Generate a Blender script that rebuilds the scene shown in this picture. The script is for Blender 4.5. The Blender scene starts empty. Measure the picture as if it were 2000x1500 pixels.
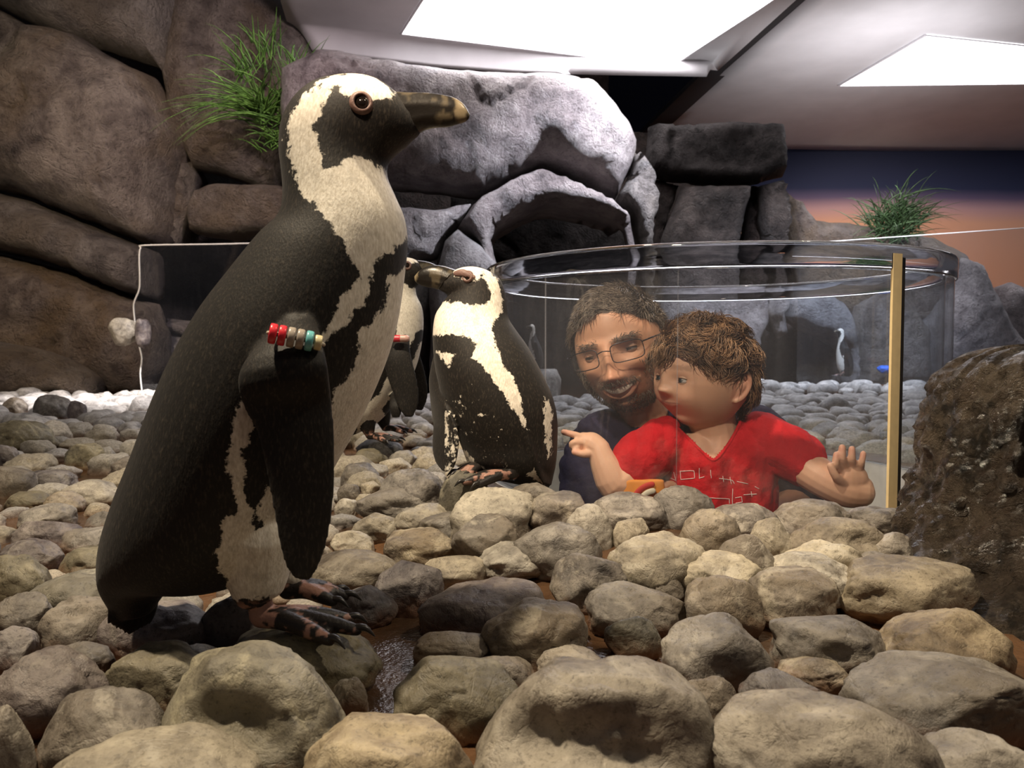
import bpy, bmesh, math, random
import numpy as np
from mathutils import Vector, Matrix, Euler
from mathutils.bvhtree import BVHTree
from mathutils.kdtree import KDTree
from mathutils.geometry import delaunay_2d_cdt

# ------------------------------------------------------------------ camera, world, lights, exposure
SC = bpy.context.scene
COL = SC.collection
F, VH, H = 1550.0, 680.0, 0.34            # focal length in px, horizon row, camera height (m)
PITCH = math.atan((750 - VH) / F)
cam_d = bpy.data.cameras.new('camera'); cam = bpy.data.objects.new('camera', cam_d); COL.objects.link(cam)
cam.location = (0, 0, H); cam.rotation_euler = (math.pi / 2 - PITCH, 0, 0)
cam_d.sensor_width = 36; cam_d.lens = 36 * F / 2000; cam_d.clip_start = 0.02; cam_d.clip_end = 60
cam_d.dof.use_dof = True; cam_d.dof.focus_distance = 1.15; cam_d.dof.aperture_fstop = 14
SC.camera = cam
w = bpy.data.worlds.new('hall'); SC.world = w; w.use_nodes = True
w.node_tree.nodes['Background'].inputs[0].default_value = (0.62, 0.58, 0.66, 1)
w.node_tree.nodes['Background'].inputs[1].default_value = 0.075
cy = SC.cycles; cy.max_bounces = 8; cy.diffuse_bounces = 3; cy.glossy_bounces = 3; cy.transmission_bounces = 6; cy.transparent_max_bounces = 20; cy.caustics_reflective = False; cy.caustics_refractive = False
SC.view_settings.view_transform = 'Standard'; SC.view_settings.look = 'None'
SC.view_settings.exposure = 0.15; SC.view_settings.gamma = 1.0; SC.view_settings.use_curve_mapping = False

def lamp(name, loc, target, power, color, size=0.1, angle=60, blend=0.6):
    d = bpy.data.lights.new(name, 'SPOT'); d.energy = power; d.color = color
    d.shadow_soft_size = size; d.spot_size = math.radians(angle); d.spot_blend = blend
    o = bpy.data.objects.new(name, d); COL.objects.link(o); o.location = loc
    o.rotation_euler = (Vector(target) - Vector(loc)).to_track_quat('-Z', 'Y').to_euler()
    return o
WARM, COOL = (1.0, 0.80, 0.52), (0.82, 0.86, 1.0)
lamp('spot_key', (-0.80, 0.60, 2.5), (0.0, 1.3, 0.1), 330, (1, 0.83, 0.60), 0.06, 75, 0.8)
lamp('spot_stones', (1.5, 0.75, 2.5), (0.55, 1.15, 0.0), 92, (1, 0.84, 0.63), 0.08, 85, 0.9)
lamp('spot_front', (0.15, -0.1, 1.8), (0.15, 0.8, 0.0), 6, (1, 0.80, 0.52), 0.2, 110, 1.0)
lamp('spot_people', (-0.30, 0.25, 1.15), (0.30, 1.55, 0.28), 85, (1, 0.78, 0.56), 0.05, 42, 0.8)
lamp('spot_arch', (1.55, 4.1, 2.66), (0.38, 5.6, 1.5), 1000, COOL, 0.05, 42, 0.8)
lamp('spot_pebbles', (-1.5, 3.9, 2.6), (-2.2, 4.7, 0.0), 1300, (1, 0.93, 0.92), 0.06, 42, 1.0)
lamp('spot_mid', (-1.3, 2.0, 2.5), (-1.35, 2.9, 0.0), 75, (1, 0.86, 0.70), 0.07, 80, 1.0)
lamp('spot_left', (-2.6, 2.6, 2.5), (-3.3, 6.0, 1.3), 300, (1, 0.80, 0.58), 0.08, 75, 0.9)
lamp('spot_wash', (-1.0, 3.6, 2.65), (-2.2, 6.3, 1.9), 190, (1.0, 0.82, 0.86), 0.08, 70, 0.9)
lamp('spot_right', (2.3, 4.4, 2.6), (2.55, 6.5, 0.55), 700, COOL, 0.08, 60, 0.9)
lamp('spot_mural', (3.6, 7.6, 2.5), (4.4, 9.7, 1.0), 120, (1, 0.80, 0.62), 0.08, 100, 1.0)
lamp('ceiling_fill', (0.6, 5.6, 1.75), (0.7, 5.9, 2.9), 130, (0.97, 0.95, 1.0), 0.15, 110, 1.0)  # added lamp without a fixture, brightens the ceiling above the arch
lamp('ceiling_fill', (3.0, 6.2, 1.5), (3.1, 6.8, 2.9), 120, (0.97, 0.96, 1.0), 0.15, 115, 1.0)  # second added lamp, lifts the right-hand ceiling panel

# ------------------------------------------------------------------ pixel <-> place
FW = np.array([0, math.cos(PITCH), -math.sin(PITCH)]); UP = np.array([0, math.sin(PITCH), math.cos(PITCH)])
def ray(u, v):
    return FW + np.array([1., 0, 0]) * ((u - 1000) / F) + UP * ((750 - v) / F)
def P(u, v, Y):
    d = ray(u, v); t = Y / d[1]; return np.array([d[0] * t, Y, H + d[2] * t])
def G(u, v, z=0.0):
    d = ray(u, v); t = (z - H) / d[2]; return np.array([d[0] * t, d[1] * t, z])
def pix(p):
    p = np.atleast_2d(p) - np.array([0, 0, H])
    f = p @ FW; return np.stack([1000 + F * p[:, 0] / f, 750 - F * (p @ UP) / f], 1)

# ------------------------------------------------------------------ noise
def _hash(ix, iy, iz, seed):
    h = (ix * 374761393 + iy * 668265263 + iz * 2147483647 + seed * 974711) & 0xffffffff
    h = ((h ^ (h >> 13)) * 1274126177) & 0xffffffff
    return ((h ^ (h >> 16)) & 0xffff) / 32767.5 - 1.0
def vnoise(p, seed=0):
    i = np.floor(p).astype(np.int64); f = p - i; f = f * f * (3 - 2 * f); r = 0
    for a in (0, 1):
        for b in (0, 1):
            for c in (0, 1):
                wgt = (f[:, 0] if a else 1 - f[:, 0]) * (f[:, 1] if b else 1 - f[:, 1]) * (f[:, 2] if c else 1 - f[:, 2])
                r = r + wgt * _hash(i[:, 0] + a, i[:, 1] + b, i[:, 2] + c, seed)
    return r
def fbm(p, octv=4, seed=0, gain=0.5):
    s = 0; a = 1.0
    for k in range(octv):
        s = s + a * vnoise(p * (2 ** k) + 17.3 * k, seed + k * 13); a *= gain
    return s
def sstep(a, b, x):
    t = np.clip((x - a) / (b - a), 0, 1); return t * t * (3 - 2 * t)

# ------------------------------------------------------------------ meshes
def tag(o, label=None, cat=None, group=None, kind=None):
    if label: o['label'] = label
    if cat: o['category'] = cat
    if group: o['group'] = group
    if kind: o['kind'] = kind
    return o
def thing(name, loc, label=None, cat=None, group=None, kind=None):
    o = bpy.data.objects.new(name, None); COL.objects.link(o); o.location = tuple(loc); o.empty_display_size = 0.05
    return tag(o, label, cat, group, kind)
def mesh_of(name, V, Fc, mat=None, smooth=True):
    me = bpy.data.meshes.new(name)
    me.from_pydata([tuple(map(float, v)) for v in V], [], [tuple(map(int, f)) for f in Fc]); me.update()
    if smooth: me.polygons.foreach_set('use_smooth', [True] * len(me.polygons))
    if mat: me.materials.append(mat)
    return me
def obj(name, V, Fc, mat, parent=None, base=None, smooth=True):
    """one mesh object; V in world coordinates, stored relative to parent or to base"""
    V = np.asarray(V, float)
    off = np.array(parent_base(parent)) if parent is not None else (np.array(base, float) if base is not None else np.zeros(3))
    o = bpy.data.objects.new(name, mesh_of(name, V - off, Fc, mat, smooth)); COL.objects.link(o)
    if parent is not None: o.parent = parent
    else: o.location = tuple(off)
    return o
def parent_base(p):
    v = Vector((0, 0, 0))
    while p is not None:
        v += p.location; p = p.parent
    return v
def fattr(o, name, vals):
    a = o.data.attributes.new(name, 'FLOAT', 'POINT'); a.data.foreach_set('value', np.asarray(vals, np.float32))
def cattr(o, rgb, name='Col'):
    a = o.data.color_attributes.new(name, 'FLOAT_COLOR', 'POINT')
    c = np.ones((len(rgb), 4), np.float32); c[:, :3] = rgb; a.data.foreach_set('color', c.ravel())

def loft(rings, cap=True):
    n = len(rings[0]); V = [p for r in rings for p in r]; Fc = []
    for i in range(len(rings) - 1):
        for j in range(n):
            a = i * n + j; b = i * n + (j + 1) % n; Fc.append((a, b, b + n, a + n))
    if cap:
        V.append(np.mean(rings[0], 0)); k = len(V) - 1
        Fc += [(k, (j + 1) % n, j) for j in range(n)]
        V.append(np.mean(rings[-1], 0)); k = len(V) - 1; s = (len(rings) - 1) * n
        Fc += [(k, s + j, s + (j + 1) % n) for j in range(n)]
    return np.array(V, float), Fc
def crom(pts, k):
    pts = np.asarray(pts, float); n = len(pts); out = []
    for i in range(n - 1):
        p0, p1, p2, p3 = pts[max(i - 1, 0)], pts[i], pts[i + 1], pts[min(i + 2, n - 1)]
        for j in range(k):
            t = j / k
            out.append(0.5 * ((2 * p1) + (-p0 + p2) * t + (2 * p0 - 5 * p1 + 4 * p2 - p3) * t * t + (-p0 + 3 * p1 - 3 * p2 + p3) * t ** 3))
    out.append(pts[-1]); return np.array(out)
def tube(pts, rad, n=12, k=4, side=None, flat=1.0, caps=True):
    """rounded tapering tube through pts; side/flat give an elliptical section (flat = thickness along side)"""
    pts = np.asarray(pts, float); rad = np.asarray(rad, float)
    C = crom(pts, k); R = np.maximum(crom(np.stack([rad, rad, rad], 1), k)[:, 0], 1e-5)
    T = np.gradient(C, axis=0); T /= np.linalg.norm(T, axis=1)[:, None] + 1e-12
    ref = np.array(side if side is not None else (0.31, 0.2, 0.93), float)
    rings = []; prev = None
    CC, RR, TT = list(C), list(R), list(T)
    if caps:
        pre = [(C[0] - T[0] * R[0] * s, R[0] * c, T[0]) for s, c in ((0.95, 0.25), (0.75, 0.65), (0.4, 0.9))]
        post = [(C[-1] + T[-1] * R[-1] * s, R[-1] * c, T[-1]) for s, c in ((0.4, 0.9), (0.75, 0.65), (0.95, 0.25))]
        CC = [a[0] for a in pre] + CC + [a[0] for a in post]; RR = [a[1] for a in pre] + RR + [a[1] for a in post]
        TT = [a[2] for a in pre] + TT + [a[2] for a in post]
    for c, r, t in zip(CC, RR, TT):
        s = ref if (side is not None or prev is None) else prev
        e1 = s - t * np.dot(s, t); e1 /= np.linalg.norm(e1) + 1e-12; e2 = np.cross(t, e1); prev = e1
        a = np.arange(n) * 2 * math.pi / n
        rings.append(c + (np.cos(a)[:, None] * e1 * flat + np.sin(a)[:, None] * e2) * r)
    return loft(rings)
def etube(rows, n=28, k=4):
    """upright torso-like loft; rows of (centre xyz, half width x, half depth y)"""
    rows = [np.r_[np.asarray(c, float), a, b] for c, a, b in rows]
    R = crom(rows, k); an = np.arange(n) * 2 * math.pi / n; rings = []
    for r in R:
        q = np.stack([np.sign(np.cos(an)) * np.abs(np.cos(an)) ** 0.85 * r[3], np.sign(np.sin(an)) * np.abs(np.sin(an)) ** 0.85 * r[4], 0 * an], 1)
        rings.append(r[:3] + q)
    return loft(rings)
def ball(c, r, nu=20, nv=12):
    c = np.asarray(c, float); r = np.asarray(r if np.ndim(r) else (r, r, r), float); rings = []
    for i in range(1, nv):
        th = math.pi * i / nv; a = np.arange(nu) * 2 * math.pi / nu
        rings.append(c + np.stack([np.sin(th) * np.cos(a), np.sin(th) * np.sin(a), np.full(nu, math.cos(th))], 1) * r)
    return loft(rings[::-1])
def join(shells):
    V = []; Fc = []; n = 0
    for v, f in shells:
        V.append(np.asarray(v, float)); Fc += [tuple(i + n for i in q) for q in f]; n += len(v)
    return np.concatenate(V), Fc
def remesh(shells, voxel, smooth=4, factor=0.5):
    V, Fc = join(shells)
    me = bpy.data.meshes.new('tmp'); me.from_pydata(V.tolist(), [], Fc); me.update()
    bm = bmesh.new(); bm.from_mesh(me); bmesh.ops.recalc_face_normals(bm, faces=bm.faces); bm.to_mesh(me); bm.free()
    o = bpy.data.objects.new('tmp', me); COL.objects.link(o)
    m = o.modifiers.new('r', 'REMESH'); m.mode = 'VOXEL'; m.voxel_size = voxel
    if smooth: s = o.modifiers.new('s', 'SMOOTH'); s.factor = factor; s.iterations = smooth
    dg = bpy.context.evaluated_depsgraph_get(); ev = o.evaluated_get(dg); em = ev.to_mesh()
    vv = np.empty(len(em.vertices) * 3); em.vertices.foreach_get('co', vv)
    ff = [tuple(p.vertices) for p in em.polygons]; nn = np.empty(len(em.vertices) * 3); em.vertices.foreach_get('normal', nn)
    ev.to_mesh_clear(); bpy.data.objects.remove(o); bpy.data.meshes.remove(me)
    return vv.reshape(-1, 3), ff, nn.reshape(-1, 3)
def nearest_id(V, shells):
    """index of the shell whose surface lies nearest to each vertex"""
    D = []
    for v, f in shells:
        b = BVHTree.FromPolygons([tuple(q) for q in v], [tuple(q) for q in f])
        D.append([b.find_nearest(p)[3] for p in V.tolist()])
    return np.argmin(np.array(D), 0)
def poly_sd(Q, poly):
    """signed distance, positive inside"""
    poly = np.asarray(poly, float); d = np.full(len(Q), 1e9); ins = np.zeros(len(Q), bool)
    for a, b in zip(poly, np.roll(poly, -1, 0)):
        e = b - a; t = np.clip(((Q - a) @ e) / (e @ e + 1e-12), 0, 1)
        d = np.minimum(d, np.linalg.norm(Q - a - t[:, None] * e, axis=1))
        c = (a[1] > Q[:, 1]) != (b[1] > Q[:, 1])
        xi = a[0] + (Q[:, 1] - a[1]) * e[0] / (e[1] if abs(e[1]) > 1e-12 else 1e-12)
        ins ^= c & (Q[:, 0] < xi)
    return np.where(ins, d, -d)

# ------------------------------------------------------------------ materials
class NT:
    def __init__(s, name):
        s.m = bpy.data.materials.new(name); s.m.use_nodes = True; s.t = s.m.node_tree
        s.b = s.t.nodes['Principled BSDF']; s.out = s.t.nodes['Material Output']
    def n(s, typ, **kw):
        nd = s.t.nodes.new('ShaderNode' + typ)
        for k, v in kw.items():
            if k.startswith('i_'): nd.inputs[k[2:].replace('_', ' ')].default_value = v
            else: setattr(nd, k, v)
        return nd
    def l(s, a, b): s.t.links.new(a, b)
    def coord(s, kind='Object', scale=None):
        c = s.n('TexCoord').outputs[kind]
        if scale is None: return c
        mp = s.n('Mapping'); s.l(c, mp.inputs[0]); mp.inputs['Scale'].default_value = scale; return mp.outputs[0]
    def noise(s, scale, detail=4, rough=0.55, vec=None, dist=0.0):
        nd = s.n('TexNoise'); nd.inputs['Scale'].default_value = scale; nd.inputs['Detail'].default_value = detail
        nd.inputs['Roughness'].default_value = rough; nd.inputs['Distortion'].default_value = dist
        if vec is not None: s.l(vec, nd.inputs['Vector'])
        return nd.outputs['Fac']
    def ramp(s, fac, stops, interp='LINEAR'):
        r = s.n('ValToRGB'); e = r.color_ramp.elements; r.color_ramp.interpolation = interp
        while len(e) < len(stops): e.new(0.5)
        for el, (p, c) in zip(e, stops): el.position = p; el.color = (*c, 1) if len(c) == 3 else c
        s.l(fac, r.inputs[0]); return r.outputs[0]
    def math(s, op, a, b=None, c=None):
        nd = s.n('Math', operation=op)
        for i, x in enumerate((a, b, c)):
            if x is None: continue
            if isinstance(x, (int, float)): nd.inputs[i].default_value = x
            else: s.l(x, nd.inputs[i])
        return nd.outputs[0]
    def mix(s, fac, a, b, mode='MIX'):
        nd = s.n('Mix', data_type='RGBA', blend_type=mode)
        for i, x in ((0, fac), (6, a), (7, b)):
            if isinstance(x, (int, float)): nd.inputs[i].default_value = x
            elif isinstance(x, tuple): nd.inputs[i].default_value = (*x, 1)
            else: s.l(x, nd.inputs[i])
        return nd.outputs[2]
    def bump(s, h, strength=0.5, dist=0.01, prev=None):
        b = s.n('Bump'); b.inputs['Strength'].default_value = strength; b.inputs['Distance'].default_value = dist
        s.l(h, b.inputs['Height'])
        if prev is not None: s.l(prev, b.inputs['Normal'])
        return b.outputs[0]
    def done(s, color=None, rough=None, normal=None, spec=None, **kw):
        for k, x in (('Base Color', color), ('Roughness', rough), ('Normal', normal), ('Specular IOR Level', spec)):
            if x is None: continue
            if isinstance(x, (int, float)): s.b.inputs[k].default_value = x
            elif isinstance(x, tuple): s.b.inputs[k].default_value = (*x, 1)
            else: s.l(x, s.b.inputs[k])
        for k, x in kw.items(): s.b.inputs[k.replace('_', ' ')].default_value = x
        return s.m
def plain(name, col, rough=0.5, metal=0.0, bump=0.0, scale=60, **kw):
    t = NT(name); c = t.coord(); n = t.noise(scale, 4, vec=c)
    cc = t.mix(n, tuple(x * 0.82 for x in col), tuple(min(1, x * 1.15) for x in col))
    t.b.inputs['Metallic'].default_value = metal
    return t.done(cc, rough, t.bump(n, bump, 0.004) if bump else None, **kw)

def stone_material(name, dark, mid, light, stain=(0.20, 0.085, 0.035), scale=9.0, rough=0.5, wet=0.0, tint=None, bd=0.06, vary=0.5, patch=None, bs=None):
    t = NT(name); c = t.coord(); rnd = t.n('ObjectInfo').outputs['Random']
    off = t.n('VectorMath', operation='ADD'); t.l(c, off.inputs[0])
    cmb = t.n('CombineXYZ'); r20 = t.math('MULTIPLY', rnd, 37.0); t.l(r20, cmb.inputs[0]); t.l(r20, cmb.inputs[2]); t.l(cmb.outputs[0], off.inputs[1])
    v = off.outputs[0]
    n1 = t.noise(scale, 6, 0.62, v, 0.6); n2 = t.noise(scale * 4.5, 8, 0.7, v, 0.3); n3 = t.noise(scale * 22, 5, 0.75, v)
    col = t.ramp(t.math('ADD', t.math('MULTIPLY', n1, 0.55), t.math('MULTIPLY', n2, 0.45)),
                 [(0.34, dark), (0.45, mid), (0.56, light), (0.66, tuple(min(1, x * 1.35) for x in light))])
    if tint:
        nt = t.noise(scale * 0.55, 4, 0.6, v, 0.8); col = t.mix(t.ramp(nt, [(0.44, (0, 0, 0)), (0.60, (0.8, 0.8, 0.8))]), col, t.mix(n2, tuple(x * 0.45 for x in tint), tint))
    if patch: col = t.mix(t.ramp(t.noise(scale * 1.3, 5, 0.65, v, 1.2), [(0.57, (0, 0, 0)), (0.65, (0.6, 0.6, 0.6))]), col, patch)
    hs = t.n('HueSaturation'); t.l(col, hs.inputs['Color'])
    t.l(t.math('MULTIPLY_ADD', rnd, vary * (0.86 if scale > 5 else 1.0), (1.0 - vary * 0.55) * (0.86 if scale > 5 else 1.0)), hs.inputs['Value'])
    t.l(t.math('MULTIPLY_ADD', t.math('FRACT', t.math('MULTIPLY', rnd, 7.7)), 0.6, 0.55), hs.inputs['Saturation'])
    col = t.mix(t.math('MULTIPLY', t.ramp(n3, [(0.34, (1, 1, 1)), (0.46, (0, 0, 0))]), 0.6), hs.outputs[0], tuple(x * 0.5 for x in dark))
    z = t.n('SeparateXYZ'); t.l(t.n('NewGeometry').outputs['Position'], z.inputs[0])
    zz = t.math('ADD', z.outputs[2], t.math('MULTIPLY', t.math('SUBTRACT', n2, 0.5), 0.05))
    st = t.n('MapRange'); t.l(zz, st.inputs[0]); st.inputs[1].default_value = 0.022; st.inputs[2].default_value = 0.0; st.inputs[3].default_value = 0; st.inputs[4].default_value = 0.6
    if stain: col = t.mix(st.outputs[0], col, stain)
    rid = t.math('ABSOLUTE', t.math('SUBTRACT', t.noise(scale * 2.2, 5, 0.6, v, 0.5), 0.5))
    crack = t.ramp(rid, [(0.0, (0, 0, 0)), (0.035, (1, 1, 1))])
    hgt = t.math('ADD', t.math('MULTIPLY', n2, 1.3), t.math('MULTIPLY', n3, 0.45 if scale > 5 else 0.95))
    hgt = t.math('ADD', hgt, t.math('MULTIPLY', crack, 0.22))
    nb = t.bump(hgt, bs or (0.4 if scale > 5 else 0.9), bd / scale)
    ro = t.math('MULTIPLY_ADD', n2, 0.5, rough - 0.25)
    return t.done(col, ro, nb, 0.35 + wet)
M = {}
CREAM = (0.50, 0.44, 0.33)
M['stone'] = stone_material('river_stone', (0.050, 0.042, 0.038), (0.165, 0.142, 0.120), (0.34, 0.30, 0.245), tint=(0.27, 0.21, 0.14), patch=CREAM, rough=0.45)
M['stone_pale'] = stone_material('pale_stone', (0.13, 0.11, 0.088), (0.33, 0.29, 0.225), (0.54, 0.48, 0.37), patch=(0.62, 0.57, 0.47), rough=0.45)
M['stone_mauve'] = stone_material('mauve_stone', (0.040, 0.033, 0.038), (0.12, 0.098, 0.098), (0.25, 0.215, 0.195), patch=(0.36, 0.32, 0.27), rough=0.42)
M['stone_green'] = stone_material('olive_stone', (0.048, 0.043, 0.033), (0.145, 0.130, 0.098), (0.30, 0.27, 0.19), tint=(0.22, 0.185, 0.11), patch=(0.46, 0.41, 0.26), rough=0.45)
M['stone_tan'] = stone_material('tan_stone', (0.085, 0.065, 0.046), (0.21, 0.168, 0.118), (0.38, 0.32, 0.225), patch=CREAM, rough=0.45)
M['stone_far'] = stone_material('far_stone', (0.10, 0.09, 0.085), (0.25, 0.235, 0.215), (0.45, 0.42, 0.38))
M['rock'] = stone_material('rock_face', (0.050, 0.039, 0.036), (0.15, 0.118, 0.103), (0.28, 0.23, 0.195), None, 1.9, 0.45, 0.1, tint=(0.26, 0.18, 0.105), bd=0.11, vary=0.25)
M['rock_grey'] = stone_material('rock_grey', (0.09, 0.075, 0.075), (0.23, 0.195, 0.19), (0.38, 0.335, 0.32), None, 2.4, 0.42, 0.1, bd=0.11, vary=0.2)
M['rock_dark'] = stone_material('rock_dark', (0.014, 0.011, 0.010), (0.038, 0.028, 0.024), (0.08, 0.058, 0.048), None, 2.2, 0.5, bd=0.11, vary=0.2)  # rock darkened: shade in gaps and right of the arch put into colour
M['stump'] = stone_material('stump_rock', (0.010, 0.007, 0.004), (0.034, 0.024, 0.013), (0.13, 0.085, 0.042), None, 11.0, 0.20, 0.35, tint=(0.12, 0.068, 0.03), vary=0.1, bs=1.0, bd=0.12)
M['rock_unlit'] = stone_material('rock_unlit', (0.008, 0.006, 0.006), (0.020, 0.015, 0.013), (0.045, 0.034, 0.03), None, 2.2, 0.6, -0.25, bd=0.11, vary=0.2)  # same rock blackened where spots should not reach, shade put into colour
# ------------------------------------------------------------------ the setting: floor, pit, mural, ceiling, rock walls
def floor_material():
    t = NT('wet_concrete'); c = t.coord(); n1 = t.noise(3.2, 5, 0.6, c, 0.5); n2 = t.noise(34, 5, 0.6, c); n3 = t.noise(130, 3, 0.6, c)
    col = t.ramp(n1, [(0.34, (0.040, 0.026, 0.017)), (0.5, (0.10, 0.052, 0.027)), (0.64, (0.21, 0.105, 0.05))])
    col = t.mix(t.math('MULTIPLY', n2, 0.6), col, (0.035, 0.024, 0.016))
    h = t.math('ADD', t.math('MULTIPLY', n2, 0.7), t.math('MULTIPLY', n3, 0.3))
    return t.done(col, t.math('MULTIPLY_ADD', n2, 0.3, 0.02), t.bump(h, 0.5, 0.008), 0.6)
M['floor'] = floor_material()
BC = np.array([0.438, 1.797]); BR = 0.49; RIM = 0.516          # clear viewing bubble: axis, radius, rim height
def floorz(x, y):                                               # the ground banks up a little towards the bubble
    r = np.hypot(np.asarray(x) - BC[0], np.asarray(y) - BC[1]); return 0.058 * (1 - sstep(0.60, 0.92, r))
def disc_floor():
    n = 96; a = np.arange(n) * 2 * math.pi / n; rings = []
    for r in (BR + 0.004, 0.55, 0.6, 0.65, 0.7, 0.75, 0.8, 0.85, 0.92, 1.1, 1.6, 2.4, 3.6, 5.5, 8.2):
        x = BC[0] + r * np.cos(a); y = BC[1] + r * np.sin(a)
        k = sstep(2.0, 5.5, np.full(n, r))
        z = floorz(x, y) + 0.012 * vnoise(np.stack([x * 1.7, y * 1.7, 0 * x], 1), 5) * (r > 0.7)
        rings.append(np.stack([x, y, z], 1))
    return loft(rings, cap=False)
v, f = disc_floor(); fl = obj('floor', v, [q[::-1] for q in f], M['floor']); tag(fl, kind='structure')
def cyl(r0, r1, z0, z1, n=96, c=BC):
    a = np.arange(n) * 2 * math.pi / n
    R = lambda r, z: np.stack([c[0] + r * np.cos(a), c[1] + r * np.sin(a), np.full(n, z)], 1)
    v, f = loft([R(r0, z0), R(r1, z0), R(r1, z1), R(r0, z1), R(r0, z0)], cap=False); return v, f
M['collar'] = plain('grey_collar', (0.34, 0.33, 0.32), 0.5, bump=0.1)
v, f = cyl(BR - 0.012, BR + 0.02, -0.85, 0.057); tag(obj('wall_pit', v, f, M['collar']), kind='structure')
a = np.arange(64) * 2 * math.pi / 64
v, f = loft([np.stack([BC[0] + (BR + 0.01) * np.cos(a), BC[1] + (BR + 0.01) * np.sin(a), np.full(64, z)], 1) for z in (-0.88, -0.85)])
tag(obj('floor_pit', v, f, M['collar']), kind='structure')

def mural_material():
    t = NT('painted_sunset'); z = t.n('SeparateXYZ'); t.l(t.coord(), z.inputs[0])
    zz = t.math('ADD', z.outputs[2], t.math('MULTIPLY', t.math('SUBTRACT', t.noise(0.8, 2, vec=t.coord()), 0.5), 0.10))
    mr = t.n('MapRange'); t.l(zz, mr.inputs[0]); mr.inputs[1].default_value = 0.0; mr.inputs[2].default_value = 3.2
    col = t.ramp(mr.outputs[0], [(0.0, (0.55, 0.25, 0.13)), (0.40, (0.58, 0.27, 0.15)), (0.58, (0.62, 0.33, 0.22)), (0.635, (0.44, 0.27, 0.29)), (0.675, (0.11, 0.085, 0.16)), (0.71, (0.018, 0.026, 0.075)), (1.0, (0.006, 0.009, 0.026))])
    return t.done(col, 0.85)
M['mural'] = mural_material()
v, f = join([loft([np.array([[x0, y, -0.05], [x1, y, -0.05], [x1, y, 4.4], [x0, y, 4.4]]) for y in (9.72, 9.9)]) for x0, x1 in ((-7, 7),)])
tag(obj('wall_back', v, f, M['mural'], smooth=False), kind='structure')

# ceiling panels: flat soffit that curls down towards the far edge, with a lit panel let into each
M['ceil'] = plain('white_ceiling', (0.62, 0.60, 0.61), 0.45, scale=3)
M['seam'] = plain('dark_joint', (0.02, 0.02, 0.022), 0.7)
def polyline(pts, n, z):
    pts = np.asarray(pts, float); d = np.r_[0, np.cumsum(np.linalg.norm(np.diff(pts, axis=0), axis=1))]
    s = np.linspace(0, d[-1], n); q = np.stack([np.interp(s, d, pts[:, 0]), np.interp(s, d, pts[:, 1])], 1)
    return np.array([G(a, b, z) for a, b in q])
ZC, ZE = 2.89, 2.72
def soffit(name, top, mid, edge):
    n = 30; T, A, E = polyline(top, n, ZC), polyline(mid, n, ZC), polyline(edge, n, ZE); rows = []
    for k in range(5): rows.append(T + (A - T) * k / 4)
    for k in range(1, 13):
        s = k / 12; r = A + (E - A) * s; r[:, 2] = ZC - (ZC - ZE) * s ** 2.2; rows.append(r)
    V = np.concatenate(rows); Fc = [(i * n + j, i * n + j + 1, (i + 1) * n + j + 1, (i + 1) * n + j) for i in range(len(rows) - 1) for j in range(n - 1)]
    up = V + np.array([0, 0, 0.09]); N = len(V); m = len(rows)
    Fc2 = [tuple(N + q for q in f[::-1]) for f in Fc]
    rim = [i * n for i in range(m)] + [(m - 1) * n + j for j in range(1, n)] + [i * n + n - 1 for i in range(m - 2, -1, -1)] + list(range(n - 2, 0, -1))
    sd = [(a_, b_, N + b_, N + a_) for a_, b_ in zip(rim, rim[1:] + rim[:1])]
    return tag(obj(name, np.concatenate([V, up]), Fc + Fc2 + sd, M['ceil']), kind='structure')
soffit('ceiling', [(420, -420), (2020, -420)], [(560, 42), (785, 66), (1000, 93), (1310, 131), (1402, 138)], [(612, 104), (700, 113), (850, 131), (1000, 142), (1200, 147), (1380, 150)])
soffit('ceiling', [(2060, -420), (3300, -420)], [(1385, 166), (1640, 172), (2000, 166), (2500, 160)], [(1238, 290), (1400, 291), (1520, 291), (1700, 295), (2000, 298), (2500, 304)])
t = NT('ceiling_lamp'); em = t.n('Emission'); em.inputs[0].default_value = (1, 0.955, 1, 1); em.inputs[1].default_value = 7.0; t.l(em.outputs[0], t.out.inputs[0]); M['lamp'] = t.m
M['frame'] = plain('white_trim', (0.7, 0.68, 0.7), 0.4)
for quad, lab in (([(1000, -260), (1880, -260), (1488, 12), (1310, 128), (785, 64), (826, 0)], 'large glowing ceiling light panel above the arched rock'),
                  ([(1810, 68), (2000, 88), (2500, 140), (2500, 158), (2000, 162), (1640, 166)], 'bright ceiling light panel at the right above the sunset mural')):
    top = np.array([G(a_, b_, ZC - 0.004) for a_, b_ in quad]); n = len(quad)
    root = thing('ceiling_light', top.mean(0), lab, 'ceiling light', 'glowing panels in the ceiling')
    obj('diffuser', *loft([top + np.array([0, 0, 0.002]), top]), M['lamp'], root, smooth=False)
    cen = top.mean(0); out = cen + (top - cen) * 1.012
    V = np.concatenate([top, out, top - [0, 0, .012], out - [0, 0, .012]]); Fc = []
    for j in range(n):
        k = (j + 1) % n; Fc += [(j, k, 2 * n + k, 2 * n + j), (n + k, n + j, 3 * n + j, 3 * n + k), (2 * n + j, 2 * n + k, 3 * n + k, 3 * n + j)]
    obj('frame', V, Fc, M['frame'], root, smooth=False)
# dark joint between the two soffits
sj = [G(u_, v_, ZC + 0.01) for u_, v_ in ((2040, -420), (1556, 0), (1393, 138))] + [G(1255, 270, ZE + 0.02)]
V = []; 
for q in sj: V += [q + [-0.07, 0, 0], q + [0.16, 0, 0], q + [0.16, 0, 0.05], q + [-0.07, 0, 0.05]]
v, f = loft([np.array(V[i:i + 4]) for i in range(0, 16, 4)]); tag(obj('trim_1', v, f, M['seam'], smooth=False), kind='structure')

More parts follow.
